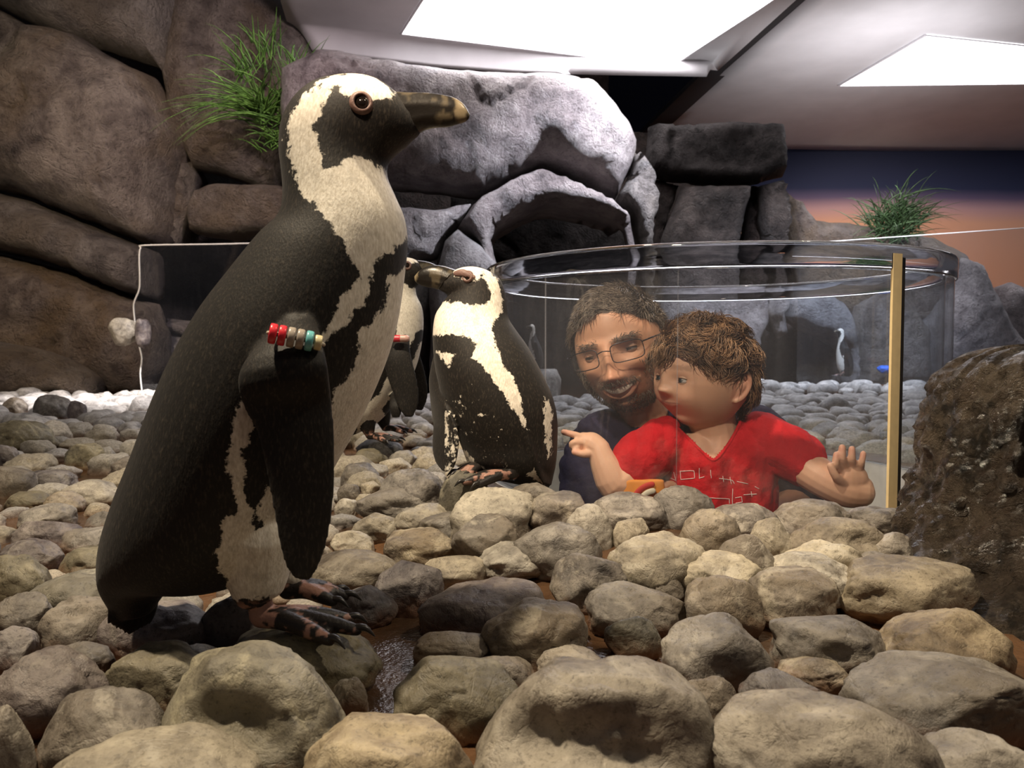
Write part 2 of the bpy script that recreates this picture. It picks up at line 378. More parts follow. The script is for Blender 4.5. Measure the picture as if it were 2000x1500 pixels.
# ---- rocks: an outline at its own distance, bulging to real thickness
def resample(poly, step):
    poly = np.asarray(poly, float); out = []
    for a_, b_ in zip(poly, np.roll(poly, -1, 0)):
        k = max(1, int(np.linalg.norm(b_ - a_) / step))
        out += [a_ + (b_ - a_) * i / k for i in range(k)]
    return np.array(out)
def rock(name, poly, Y, bulge, mat, parent=None, seed=0, rough=0.07, thick=0.35, wsoft=0.5, slope=(0, 0), res=0.042, label=None, cat=None, group=None, facet=0.5):
    """slope: change of depth per metre along x and z (a leaning face)"""
    W = np.array([P(u_, v_, Y) for u_, v_ in poly])[:, [0, 2]]
    ring = resample(W, res); ring = ring + 0.22 * res * np.stack([vnoise(np.c_[ring * 9, 0 * ring[:, 0]], seed), vnoise(np.c_[ring * 9, 0 * ring[:, 0] + 9], seed)], 1)
    lo, hi = ring.min(0), ring.max(0); rg = random.Random(seed)
    gx, gz = np.meshgrid(np.arange(lo[0], hi[0], res), np.arange(lo[1], hi[1], res * 0.866))
    gx[1::2] += res / 2; pts = np.stack([gx.ravel(), gz.ravel()], 1); pts += (np.random.RandomState(seed).rand(*pts.shape) - 0.5) * res * 0.45
    d = poly_sd(pts, ring); pts = pts[d > res * 0.45]
    allp = [Vector(p) for p in np.concatenate([ring, pts])]; n = len(ring)
    out = delaunay_2d_cdt(allp, [(i, (i + 1) % n) for i in range(n)], [list(range(n))], 1, 1e-5)
    Q = np.array([tuple(p) for p in out[0]]); T = [tuple(q) for q in out[2]]
    d = np.maximum(poly_sd(Q, ring), 0); dm = max(d.max(), 1e-6); wd = dm * wsoft
    q = np.clip(d / wd, 0, 1); b = bulge * np.sqrt(np.maximum(0, 1 - (1 - q) ** 2))
    c3 = np.c_[Q, np.full(len(Q), seed * 3.1)]
    ext = float(max(hi - lo))
    fac = np.zeros(len(Q))
    for k in range(7):                                   # planar cuts make broad facets
        nv_ = np.array([rg.uniform(-1, 1), rg.uniform(-1, 1)]); o_ = np.array([rg.uniform(lo[i], hi[i]) for i in (0, 1)])
        fac = np.maximum(fac, np.clip((Q - o_) @ nv_, 0, 1) * rg.uniform(0.15, 0.5))
    b = b - facet * bulge * np.minimum(fac / max(ext * 0.4, .01), 0.6) * q
    b = b + q ** 0.5 * rough * (fbm(c3 * 2.6, 4, seed) + 0.5 * np.abs(fbm(c3 * 5.0, 3, seed + 4)) + 0.22 * fbm(c3 * 15, 3, seed + 8))
    b = b - q ** 0.5 * rough * 0.9 * (np.exp(-(fbm(c3 * 1.1 + 3, 3, seed + 20) / 0.035) ** 2) + 0.5 * np.exp(-(fbm(c3 * 2.3 + 7, 3, seed + 25) / 0.05) ** 2))
    c0 = Q.mean(0); yf = Y - b + (Q[:, 0] - c0[0]) * slope[0] + (Q[:, 1] - c0[1]) * slope[1]
    N = len(Q); Vf = np.stack([Q[:, 0], yf, Q[:, 1]], 1); bd = set()
    yb = Y + thick * np.sqrt(np.maximum(0.02, 1 - (1 - q) ** 2)) + (Q[:, 0] - c0[0]) * slope[0] + (Q[:, 1] - c0[1]) * slope[1]
    Vb = np.stack([Q[:, 0], yb, Q[:, 1]], 1)
    cnt = {}
    for tr in T:
        for a_, b_ in zip(tr, tr[1:] + tr[:1]): cnt[(a_, b_)] = 1
    Fc = [tr for tr in T] + [tuple(N + i for i in tr[::-1]) for tr in T]
    for (a_, b_) in cnt:
        if (b_, a_) not in cnt: Fc.append((b_, a_, N + a_, N + b_))
    o = obj(name, np.concatenate([Vf, Vb]), Fc, mat, parent, None if parent is not None else (P(*np.mean(poly, 0), Y)))
    if label: tag(o, label, cat, group)
    return o

# left wall: a rough dark backing carries the rock slabs
def backing(name, x0, x1, y, z1, mat, seed):
    nx, nz = 40, 24; X, Z = np.meshgrid(np.linspace(x0, x1, nx), np.linspace(-0.02, z1, nz)); p = np.stack([X.ravel(), 0 * X.ravel(), Z.ravel()], 1)
    p[:, 1] = y + 0.08 * fbm(p * 2, 3, seed); q = p + [0, 0.25, 0]; N = len(p)
    Fc = [(i * nx + j, i * nx + j + 1, (i + 1) * nx + j + 1, (i + 1) * nx + j) for i in range(nz - 1) for j in range(nx - 1)]
    Fc += [tuple(N + k for k in f_[::-1]) for f_ in Fc]
    return tag(obj(name, np.concatenate([p, q]), Fc, mat), kind='structure')
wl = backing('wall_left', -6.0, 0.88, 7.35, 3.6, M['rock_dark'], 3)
R = M['rock']
rock('rock', [(-160, -60), (362, -60), (352, 20), (346, 70), (336, 162), (300, 124), (216, 98), (150, 84), (84, 60), (0, 16), (-160, -30)], 6.35, 0.42, R, wl, 1, slope=(0.1, -0.1))
rock('rock', [(-160, 0), (0, 20), (78, 62), (72, 92), (34, 136), (0, 156), (-160, 200)], 6.25, 0.25, R, wl, 2)
rock('rock', [(58, 112), (74, 66), (102, 62), (166, 76), (212, 108), (292, 146), (320, 182), (345, 236), (358, 275), (352, 312), (338, 360), (332, 440), (326, 468), (302, 486), (190, 440), (120, 413), (60, 386), (0, 373), (-160, 340), (-160, 190), (0, 158), (36, 138)], 6.3, 0.62, R, wl, 3, rough=0.07, wsoft=0.75, slope=(0.12, 0.0))
rock('rock', [(-160, 345), (0, 379), (60, 392), (190, 447), (304, 492), (306, 586), (262, 576), (150, 530), (60, 505), (0, 493), (-160, 470)], 6.2, 0.4, R, wl, 4, rough=0.06, wsoft=0.7)
rock('rock', [(-160, 476), (0, 498), (60, 510), (150, 536), (262, 582), (306, 592), (314, 612), (326, 650), (334, 722), (300, 775), (190, 775), (60, 775), (-160, 775)], 6.15, 0.42, R, wl, 5, rough=0.06, wsoft=0.7)
rock('rock', [(-160, 640), (0, 668), (60, 680), (130, 702), (172, 734), (186, 772), (-160, 790)], 5.6, 0.3, R, wl, 6, rough=0.05)
rock('rock', [(364, -60), (500, -60), (600, 60), (624, 120), (606, 200), (570, 300), (556, 352), (540, 384), (480, 358), (384, 332), (366, 292), (346, 232), (337, 162), (347, 70)], 6.6, 0.35, R, wl, 7, rough=0.06, slope=(0.18, 0))
rock('rock', [(380, 458), (376, 432), (388, 376), (430, 360), (500, 362), (640, 372), (650, 440), (580, 462), (460, 468)], 6.45, 0.3, R, wl, 8, rough=0.04)
rock('rock', [(352, 300), (368, 300), (384, 340), (378, 400), (352, 478), (330, 482), (336, 420), (340, 360)], 6.5, 0.15, R, wl, 9, rough=0.03)
rock('rock', [(326, 622), (396, 630), (470, 640), (470, 668), (400, 664), (334, 652)], 6.5, 0.16, M['rock_grey'], wl, 10, rough=0.03)
rock('rock', [(330, 656), (400, 668), (480, 674), (480, 740), (336, 745)], 6.4, 0.2, M['rock_grey'], wl, 11, rough=0.04)
# the arched rock group in the middle
RG = M['rock_grey']
ar = thing('rock_arch', P(1000, 700, 5.9), 'pale arched rock with a dark cave under it, behind the clear bubble', 'rock')
rock('capstone', [(560, 150), (640, 108), (760, 130), (880, 151), (980, 156), (1100, 160), (1160, 172), (1200, 214), (1230, 258), (1242, 292), (1228, 342), (1205, 385), (1160, 372), (1110, 348), (1060, 330), (1030, 338), (990, 358), (940, 378), (880, 372), (800, 362), (700, 352), (560, 340)], 5.95, 0.55, RG, ar, 21, rough=0.075, wsoft=0.7, thick=1.0)
rock('arch', [(1060, 332), (1110, 350), (1160, 375), (1205, 397), (1230, 420), (1242, 500), (1240, 760), (1226, 760), (1228, 480), (1222, 450), (1200, 426), (1150, 411), (1085, 398), (1050, 402), (1010, 420), (972, 445), (957, 468), (972, 520), (975, 760), (935, 760), (935, 480), (893, 445), (905, 428), (930, 396), (960, 374), (1010, 346)], 5.7, 0.30, RG, ar, 22, rough=0.045, wsoft=0.8, thick=1.1, res=0.045)
rock('side_slab', [(560, 395), (700, 400), (770, 404), (850, 410), (920, 398), (896, 442), (868, 470), (850, 505), (800, 520), (700, 520), (560, 500)], 5.75, 0.3, RG, ar, 23, rough=0.06)
rock('foot_rock', [(895, 448), (940, 482), (968, 515), (985, 620), (980, 765), (840, 765), (840, 560), (858, 510), (870, 470)], 5.5, 0.25, RG, ar, 24, rough=0.05)
rock('low_slab', [(560, 505), (700, 524), (800, 524), (850, 510), (845, 765), (560, 765)], 5.7, 0.25, M['rock'], ar, 25, rough=0.05)
rock('end_rock', [(1240, 294), (1275, 350), (1284, 400), (1270, 452), (1275, 620), (1270, 765), (1246, 765), (1242, 480), (1230, 420), (1206, 392), (1228, 345)], 5.9, 0.35, M['rock'], ar, 26, rough=0.05, thick=0.6)
rock('cave_back', [(880, 380), (1240, 380), (1260, 770), (880, 770)], 7.2, 0.05, M['rock_unlit'], ar, 27, rough=0.04, thick=0.06)  # thin dark sheet, the cave's shade is put into its colour
# darker rocks right of the arch and the slope below the mural
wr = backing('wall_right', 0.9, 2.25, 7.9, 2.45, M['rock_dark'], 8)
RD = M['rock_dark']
rock('rock', [(1266, 250), (1400, 246), (1525, 246), (1527, 300), (1529, 345), (1482, 357), (1400, 361), (1330, 356), (1262, 340)], 7.0, 0.35, M['rock_unlit'], wr, 31, rough=0.06)
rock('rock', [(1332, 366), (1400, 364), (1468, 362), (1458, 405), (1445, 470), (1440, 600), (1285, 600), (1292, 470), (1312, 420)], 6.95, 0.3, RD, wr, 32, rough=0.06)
rock('rock', [(1262, 346), (1326, 362), (1306, 420), (1288, 500), (1268, 500), (1284, 420)], 7.2, 0.2, M['rock_unlit'], wr, 33)
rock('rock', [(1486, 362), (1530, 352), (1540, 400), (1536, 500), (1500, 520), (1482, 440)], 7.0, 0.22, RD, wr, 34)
rock('rock', [(1470, 364), (1484, 366), (1482, 440), (1498, 560), (1446, 580), (1450, 480)], 7.25, 0.15, M['rock_unlit'], wr, 35)
rock('rock', [(1536, 376), (1560, 398), (1582, 430), (1640, 436), (1720, 448), (1800, 464), (1866, 496), (1880, 560), (1800, 640), (1620, 640), (1560, 560), (1540, 470)], 7.1, 0.35, M['rock'], wr, 36, rough=0.06)
rock('rock', [(1850, 500), (1900, 516), (1922, 566), (1958, 630), (1990, 672), (2010, 745), (1800, 745), (1790, 640)], 6.9, 0.35, RG, wr, 37, rough=0.06)
rock('rock', [(1935, 600), (1950, 560), (1975, 552), (2010, 585), (2100, 610), (2200, 745), (1980, 745)], 7.2, 0.3, RG, wr, 38, rough=0.05)
rock('rock', [(1530, 582), (1600, 566), (1634, 584), (1660, 628), (1672, 700), (1668, 752), (1648, 752), (1640, 690), (1604, 662), (1560, 646), (1530, 622)], 6.75, 0.3, RG, wr, 39, rough=0.05, wsoft=0.8, thick=0.3)
rock('rock', [(1512, 570), (1540, 566), (1532, 600), (1538, 650), (1520, 660), (1500, 610)], 6.72, 0.16, RG, wr, 40)
rock('rock', [(1662, 600), (1740, 560), (1800, 640), (1800, 752), (1672, 752), (1672, 690)], 6.8, 0.3, M['rock'], wr, 41, rough=0.05)
rock('rock', [(1270, 575), (1345, 560), (1500, 575), (1500, 620), (1480, 680), (1476, 750), (1270, 750)], 6.9, 0.3, RG, wr, 42, rough=0.06)
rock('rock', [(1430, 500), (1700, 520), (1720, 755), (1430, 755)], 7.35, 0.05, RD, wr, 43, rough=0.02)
# ------------------------------------------------------------------ stones
def ico(sub):
    bm = bmesh.new(); bmesh.ops.create_icosphere(bm, subdivisions=sub, radius=1.0)
    V = np.array([v_.co[:] for v_ in bm.verts]); Fc = [tuple(q.index for q in f_.verts) for f_ in bm.faces]; bm.free(); return V, Fc
ICO5, ICO4 = ico(5), ico(4)
def pebble(seed, sub=ICO5, rough=1.0, scoops=()):
    r = np.random.RandomState(seed); V = sub[0].copy()
    V = np.sign(V) * np.abs(V) ** 0.9
    V *= (1 + 0.17 * fbm(V * 1.15 + seed, 2, seed) + 0.04 * rough * fbm(V * 3.2 + seed, 3, seed + 3))[:, None]
    for k in range(4):
        n_ = r.randn(3); n_ /= np.linalg.norm(n_); d = r.uniform(0.74, 0.93)
        V -= n_ * (np.maximum(0, V @ n_ - d) * 0.75)[:, None]
    for n_, rad, dep in scoops:
        n_ = np.array(n_, float); n_ /= np.linalg.norm(n_); c_ = n_ * 0.95
        V -= n_ * (dep * np.exp(-(((V - c_) ** 2).sum(1)) / rad ** 2))[:, None]
    V *= (1 - 0.034 * rough * np.exp(-(fbm(V * 1.3 + seed * .37, 3, seed + 31) / 0.07) ** 2) - 0.03 * rough * np.exp(-(fbm(V * 2.6 + seed * .61, 3, seed + 37) / 0.07) ** 2))[:, None]
    V += V * (0.011 * rough * fbm(V * 8.5, 3, seed + 9))[:, None]
    V /= np.abs(V).max(0); return V
STONES = [
 # u0, u1, top, bottom, material, label, scoops
 (915, 1395, 1285, 1640, 't', 'huge foreground stone with a broad scooped ledge across its front', [((x_, -0.72, 0.50), 0.30, 0.34) for x_ in (-0.62, -0.3, 0.0, 0.3, 0.6)]),
 (1392, 1840, 1352, 1650, 't', 'big tan domed foreground stone with small white scuffs', []),
 (298, 662, 1254, 1540, 'g', 'large olive foreground stone with a shadowed hollow in its face', [((-0.2, -0.75, 0.5), 0.25, 0.34), ((0.15, -0.78, 0.45), 0.25, 0.30), ((0.4, -0.85, 0.25), 0.25, 0.2)]),
 (58, 312, 1352, 1530, 's', 'wide sloping brown stone at lower left, pale on its left flank', []),
 (60, 520, 1448, 1680, 'p', 'pale cream stone cut by the bottom edge at lower left', []),
 (582, 926, 1388, 1640, 't', 'pinkish tan twin-humped stone at the bottom edge, left of the ledged stone', [((0.1, -0.5, 0.85), 0.3, 0.25)]),
 (755, 1012, 1288, 1450, 'g', 'rounded greenish stone just behind the ledged foreground stone', []),
 (-40, 190, 1276, 1445, 'm', 'round brownish purple stone at the left edge of the foreground', []),
 (198, 395, 1253, 1395, 'g', 'smooth olive grey stone half hidden by the hollowed stone', []),
 (425, 735, 1222, 1375, 'g', 'yellow-olive stone under the large penguin\'s nearer foot', []),
 (203, 402, 1180, 1290, 'm', 'dark lilac stone in the shade under the large penguin\'s tail', []),
 (388, 500, 1165, 1275, 'm', 'dark grey stone just behind the large penguin\'s heel', []),
 (72, 232, 1170, 1285, 's', 'twin-lobed brown stone left of the large penguin\'s tail', [((0.1, -0.5, 0.9), 0.28, 0.24)]),
 (95, 226, 1258, 1335, 's', 'small tan oval stone below the twin-lobed stone', []),
 (-30, 98, 1165, 1262, 's', 'brown stone at the left edge level with the penguin\'s tail tip', []),
 (-40, 62, 1228, 1320, 'm', 'dark stone cut by the left edge beside the twin-lobed stone', []),
 (45, 245, 1117, 1225, 'g', 'grey stone with a mustard patch, left of the penguin\'s tail feathers', []),
 (100, 245, 1062, 1128, 'g', 'long flat grey-green stone touching the large penguin\'s back', []),
 (-40, 82, 1084, 1192, 'g', 'smooth olive stone at the left edge, mid height', []),
 (-10, 102, 1054, 1122, 'm', 'dark purple-brown stone near the left edge', []),
 (120, 240, 1028, 1082, 's', 'speckled grey stone against the large penguin\'s back', []),
 (10, 142, 1012, 1080, 'm', 'dark stone with an ochre underside at far left', []),
 (30, 136, 984, 1038, 's', 'mottled pinkish grey stone at far left', []),
 (8, 92, 958, 1000, 'g', 'small olive-topped stone at far left', []),
 (85, 158, 960, 1004, 's', 'small brown stone right of the olive-topped one', []),
 (-30, 60, 902, 975, 's', 'reddish brown stone cut by the left edge', []),
 (48, 136, 912, 964, 'm', 'blue-grey oval stone at left', []),
 (108, 232, 934, 992, 'p', 'pale blurred stone left of the large penguin\'s back', []),
 (125, 202, 866, 915, 'g', 'chipped yellowish stone in the wet patch at left', []),
 (-30, 96, 820, 885, 'g', 'long ochre-brown stone at the left edge by the wet patch', []),
 (68, 136, 770, 822, 's', 'squarish brown-white stone before the left rock wall', []),
 (130, 166, 780, 826, 'm', 'small dark stone touching the squarish one', []),
 (-20, 30, 868, 918, 'm', 'small blue-black stone at the left edge', []),
 (210, 282, 888, 934, 's', 'dark oval stone behind the large penguin\'s lower back', []),
 (160, 240, 1000, 1040, 's', 'small stone wedged behind the large penguin\'s tail base', []),
 (0, 50, 775, 812, 's', 'small brown stone at the left edge by the wedge-shaped rock', []),
 (635, 770, 1146, 1220, 'm', 'smooth oval stone just right of the large penguin\'s toes', []),
 (725, 862, 1098, 1195, 'm', 'dark blue-grey stone with a pale scar, right of the flipper tip', []),
 (820, 952, 1084, 1155, 'p', 'cream stone leaning on the dark blue-grey stone', []),
 (590, 778, 1078, 1165, 't', 'long tan ridged stone behind the large penguin\'s flipper tip', []),
 (806, 1062, 1134, 1250, 'm', 'big mauve-brown crescent stone in the middle foreground', []),
 (944, 1152, 1174, 1318, 's', 'speckled grey dome-shaped stone in the middle foreground', []),
 (808, 962, 1236, 1310, 's', 'low pinkish stone before the mauve crescent stone', []),
 (640, 726, 1038, 1090, 'p', 'small pale stone with a ring-shaped hollow', [((0, -0.5, 0.85), 0.3, 0.28)]),
 (744, 896, 1028, 1108, 's', 'grooved tan stone behind the cream one', []),
 (684, 782, 1004, 1058, 'p', 'pitted pale stone right of the large penguin\'s flipper', []),
 (932, 1082, 1054, 1124, 'p', 'cream loaf-shaped stone in the middle of the stone bed', []),
 (884, 1018, 1006, 1086, 's', 'grey stone behind the cream loaf-shaped stone', []),
 (1008, 1178, 1010, 1092, 's', 'broad flat-bottomed sandy stone below the smaller penguin', []),
 (1064, 1242, 1082, 1190, 's', 'smooth grey stone with a dark line on its left shoulder', []),
 (768, 906, 984, 1038, 'p', 'long pale stone left of the middle', []),
 (816, 962, 994, 1052, 's', 'flat shingled stone in front of the smaller penguin\'s stone', []),
 (692, 866, 944, 1016, 's', 'wide grey-brown stone between the two nearer penguins', []),
 (878, 1038, 950, 1004, 'p', 'long pale loaf-shaped stone directly before the smaller penguin\'s feet', []),
 (1030, 1142, 954, 1024, 's', 'squat grey stone right of the smaller penguin\'s feet', []),
 (1108, 1202, 974, 1060, 'p', 'upright tan stone below the pointing hand', []),
 (1150, 1312, 962, 1036, 's', 'dark pocked stone with a black hollow, below the child\'s elbow', [((-0.2, -0.6, 0.75), 0.3, 0.32)]),
 (1275, 1396, 948, 1030, 's', 'sharp-peaked dark grey stone in front of the child\'s shirt', []),
 (1195, 1392, 1028, 1140, 'p', 'large stone with a bright white splash on top', []),
 (1325, 1448, 994, 1076, 's', 'round grey stone below the red shirt', []),
 (1198, 1268, 1012, 1060, 'p', 'small cream stone above the white-splashed stone', []),
 (1388, 1524, 984, 1044, 's', 'mottled brown stone under the hem of the red shirt', []),
 (1470, 1558, 1012, 1082, 'p', 'small smooth egg-shaped pale stone right of the middle', []),
 (1514, 1668, 974, 1042, 's', 'broad grey stone under the child\'s spread hand', []),
 (1548, 1736, 1012, 1092, 't', 'glossy brown stone with a long trough in its side', [((0.3, -0.8, 0.4), 0.35, 0.3)]),
 (1662, 1782, 988, 1036, 's', 'flat stone at the foot of the beige seam strip', []),
 (1402, 1528, 1038, 1112, 's', 'grey domed stone right of the white-splashed stone', []),
 (1522, 1692, 1054, 1116, 'p', 'pale flat stone before the glossy brown one', []),
 (1328, 1504, 1072, 1152, 'p', 'knobbly pale stone in the right half of the stone bed', []),
 (1506, 1680, 1080, 1160, 'p', 'cream-topped stone left of the big brown slab by the stump', []),
 (1254, 1352, 1112, 1176, 's', 'small grey cleft stone below the white-splashed stone', []),
 (1148, 1338, 1144, 1242, 's', 'grey stone with a broken right end, above the small egg-shaped dark stone', []),
 (1344, 1492, 1126, 1246, 's', 'angular pinkish-grey stone with a slanting ridge', []),
 (1460, 1638, 1112, 1220, 's', 'round grey stone with yellow-stained underside', []),
 (1638, 1902, 1084, 1222, 't', 'big brown slab-sided stone leaning by the stump', []),
 (1188, 1298, 1204, 1282, 'g', 'small egg-shaped dark stone lying in the water', []),
 (1298, 1512, 1204, 1352, 's', 'grey stone with an orange rust streak', []),
 (1508, 1744, 1187, 1326, 's', 'round grey domed stone with rusty left side', []),
 (1728, 1988, 1189, 1338, 't', 'broad sandy stone with two small knobs at its left', []),
 (1528, 1668, 1282, 1352, 's', 'small stone peeking out behind the tan domed stone', []),
 (1678, 2060, 1284, 1460, 's', 'wide flat grey stone at lower right', []),
 (1330, 1445, 1328, 1440, 's', 'pointed brown stone between the ledged and the tan domed stones', []),
 (1456, 1608, 1318, 1400, 'm', 'dark grey stone touching the back of the tan domed stone', []),
 (1044, 1186, 1270, 1345, 's', 'small sandy stone behind the top of the ledged stone', []),
 (900, 1044, 1286, 1370, 's', 'brown stone behind the greenish stone', []),
 (1676, 1768, 1080, 1122, 's', 'small flat stone against the stump', []),
 (1780, 2080, 1432, 1640, 't', 'brown slab cut by the lower right corner', []),
 (-60, 42, 1378, 1560, 't', 'orange-tan stone cut by the lower left corner', []),
 (640, 712, 1330, 1412, 's', 'small grey stone beside the wet gap right of the olive stone', []),
 (858, 962, 916, 990, 'g', 'olive stone under the smaller penguin\'s nearer foot', []),
 (985, 1100, 944, 1000, 's', 'low grey stone tucked under the smaller penguin\'s tail', []),
 (655, 700, 944, 982, 's', 'small layered stone at the edge of the large flipper', []),
 (652, 697, 974, 1010, 'p', 'small pale stone under the layered one', []),
 (744, 872, 914, 962, 's', 'grey stone left of the smaller penguin\'s flipper tip', []),
 (690, 760, 876, 912, 'g', 'olive stone under the partly hidden penguin\'s foot', []),
 (755, 815, 880, 915, 'p', 'pale stone just below the partly hidden penguin\'s toes', []),
 (660, 740, 905, 950, 's', 'low grey stone right of the large penguin\'s belly', []),
 (1690, 1800, 1040, 1095, 's', 'rounded stone tucked against the foot of the stump', []),
]
MATK = {'s': 'stone', 'p': 'stone_pale', 'm': 'stone_mauve', 'g': 'stone_green', 't': 'stone_tan'}
PLACED = []
DFIX = {'low grey stone tucked under the smaller': 1.28, 'long pale loaf-shaped stone directly': 1.22, 'olive stone under the smaller': 1.31, 'squat grey stone right of the smaller': 1.24, 'grey stone left of the smaller penguin': 1.42}
def place_stone(i, u0, u1, vt, vb, mk, label, sc):
    uc = (u0 + u1) / 2; fz = 0.0; fix = next((d_ for k_, d_ in DFIX.items() if label.startswith(k_)), None)
    for _ in range(6):
        D = fix or (H - fz) * F / (vb - VH) * 0.985; fz = float(floorz((uc - 1000) / F * D, D))
    for _ in range(40):
        a_ = (u1 - u0) / 2 * D / F * 0.98; b_ = a_ * random.Random(i).uniform(0.68, 0.85)
        Yc = D + b_ * 0.75; c_ = np.array([(uc - 1000) / F * Yc, Yc])
        if np.linalg.norm(c_ - BC) > BR + 0.012 + 1.1 * max(b_, 0.5 * (a_ + b_)): break
        D *= 0.985
    fz = float(floorz(*c_)); a_ *= 1.10 * Yc / D; b_ *= 1.1
    zt = H - (vt - VH) * (Yc + 0.15 * b_) / F; zt = max(zt, fz + 0.025); zc = fz + 0.28 * (zt - fz); hz = zt - zc
    V = pebble(100 + i, ICO5, 1.0, sc) * np.array([a_ / 1.0, b_, hz]) + np.array([c_[0], c_[1], zc])
    o = obj('river_stone', V, ICO5[1], M[MATK[mk]], None, (c_[0], c_[1], fz))
    tag(o, label, 'stone', 'stones of the near stone bed'); PLACED.append((c_[0], c_[1], max(a_, b_)))
for i, s_ in enumerate(STONES): place_stone(i, *s_)
# farther stones: scattered like the bed in the photograph
BASES = []
for k in range(14):
    V = pebble(700 + k, ICO4, 1.6); BASES.append(V)
rs = random.Random(11); SC_ = []
def blocked(x, y, r):
    if math.hypot(x - BC[0], y - BC[1]) < BR + r + 0.02: return True
    return any((x - a_) ** 2 + (y - b_) ** 2 < (0.78 * (r + c_)) ** 2 for a_, b_, c_ in PLACED)
PA = np.zeros((3000, 3)); npl = len(PLACED); PA[:npl] = PLACED
tries = 0
while tries < 15000:
    tries += 1
    near = tries < 2500
    y = rs.uniform(0.75, 1.7) if near else 1.3 + 5.2 * rs.random() ** 0.8
    x = rs.uniform(-0.72, 0.72) * y
    wet = -0.62 * y < x < -0.42 * y and 1.9 < y < 3.0
    r = rs.uniform(0.028, 0.058) if near else rs.uniform(0.045, 0.092) * (1.0 if y < 4 else 1.15)
    if wet and rs.random() < 0.7: continue
    if y > (5.45 if x < -1.2 else 5.05 if x < 1.4 else 6.2) - r: continue
    if near and (x > 0.55 * y or (-0.22 < x < 0.0 and y < 1.0)): continue
    if math.hypot(x - BC[0], y - BC[1]) < BR + r + 0.02: continue
    if math.hypot(x - 0.77, y - 1.16) < 0.33 + r: continue
    if ((PA[:npl, 0] - x) ** 2 + (PA[:npl, 1] - y) ** 2 < ((0.86 if near else 0.80) * (r + PA[:npl, 2])) ** 2).any(): continue
    PA[npl] = (x, y, r); npl += 1; SC_.append((x, y, r))
SC_.sort(key=lambda q: q[1])
def zone(x, y, pale):
    c_ = 'pale' if pale else 'grey'
    if y < 1.75:
        if x < -0.25 * y: return 'small %s stone wedged among the larger stones left of the large penguin' % c_, 'filler stones at left'
        if x < 0.12: return 'small %s stone wedged among the larger stones between the nearer penguins' % c_, 'filler stones in the middle'
        return 'small %s stone wedged among the larger stones in front of the bubble' % c_, 'filler stones before the bubble'
    if x < -0.25 * y:
        if y > 3.4: return 'small %s stone in the brightly lit bed at the foot of the left rock wall' % c_, 'stones below the left wall'
        return 'small %s stone around the wet patch left of the large penguin' % c_, 'stones round the wet patch'
    if x < 0.02 * y: return 'small %s stone on the ground behind the two nearer penguins' % c_, 'stones behind the nearer penguins'
    if y < 3.0: return 'small %s stone just behind the clear bubble' % c_, 'stones close behind the bubble'
    return 'small %s stone on the far ground seen through the clear bubble' % c_, 'far stones seen through the bubble'
NIND = 290; stuffV = []; stuffF = []; nst = 0; FARM = []
for k, b_ in enumerate(BASES): FARM.append((mesh_of('stone_mesh', b_, ICO4[1], M['stone_far']), mesh_of('stone_mesh', b_, ICO4[1], M['stone_pale'])))
ICO3 = ico(3); PEB3 = [pebble(2000 + k, ICO3, 1.0) for k in range(24)]
for k, (x, y, r) in enumerate(SC_):
    e = rs.uniform(0.68, 1.0); hz = r * rs.uniform(0.5, 0.75); rz = rs.uniform(0, 6.28); zc = 0.25 * hz + float(floorz(x, y))
    if y > 5.4: zc += 0.03
    if k < NIND:
        pale = rs.random() < (0.75 if x < 0 else 0.25); o = bpy.data.objects.new('small_stone', FARM[k % 14][1 if pale else 0]); COL.objects.link(o); o.location = (x, y, zc)
        o.scale = (r, r * e, hz); o.rotation_euler = (0, 0, rz); lb, gp = zone(x, y, pale); tag(o, lb, 'stone', gp)
    else:
        V = PEB3[k % 24] * [r, r * e, hz]; c_, s_ = math.cos(rz), math.sin(rz)
        V = np.stack([V[:, 0] * c_ - V[:, 1] * s_ + x, V[:, 0] * s_ + V[:, 1] * c_ + y, V[:, 2] + zc], 1)
        stuffV.append(V); stuffF += [tuple(q + nst for q in f_) for f_ in ICO3[1]]; nst += len(V)
if stuffV:
    o = obj('pebble_bed', np.concatenate(stuffV), stuffF, M['stone_far']); tag(o, 'bed of many small pale stones stretching to the back rocks', 'stones', kind='stuff')

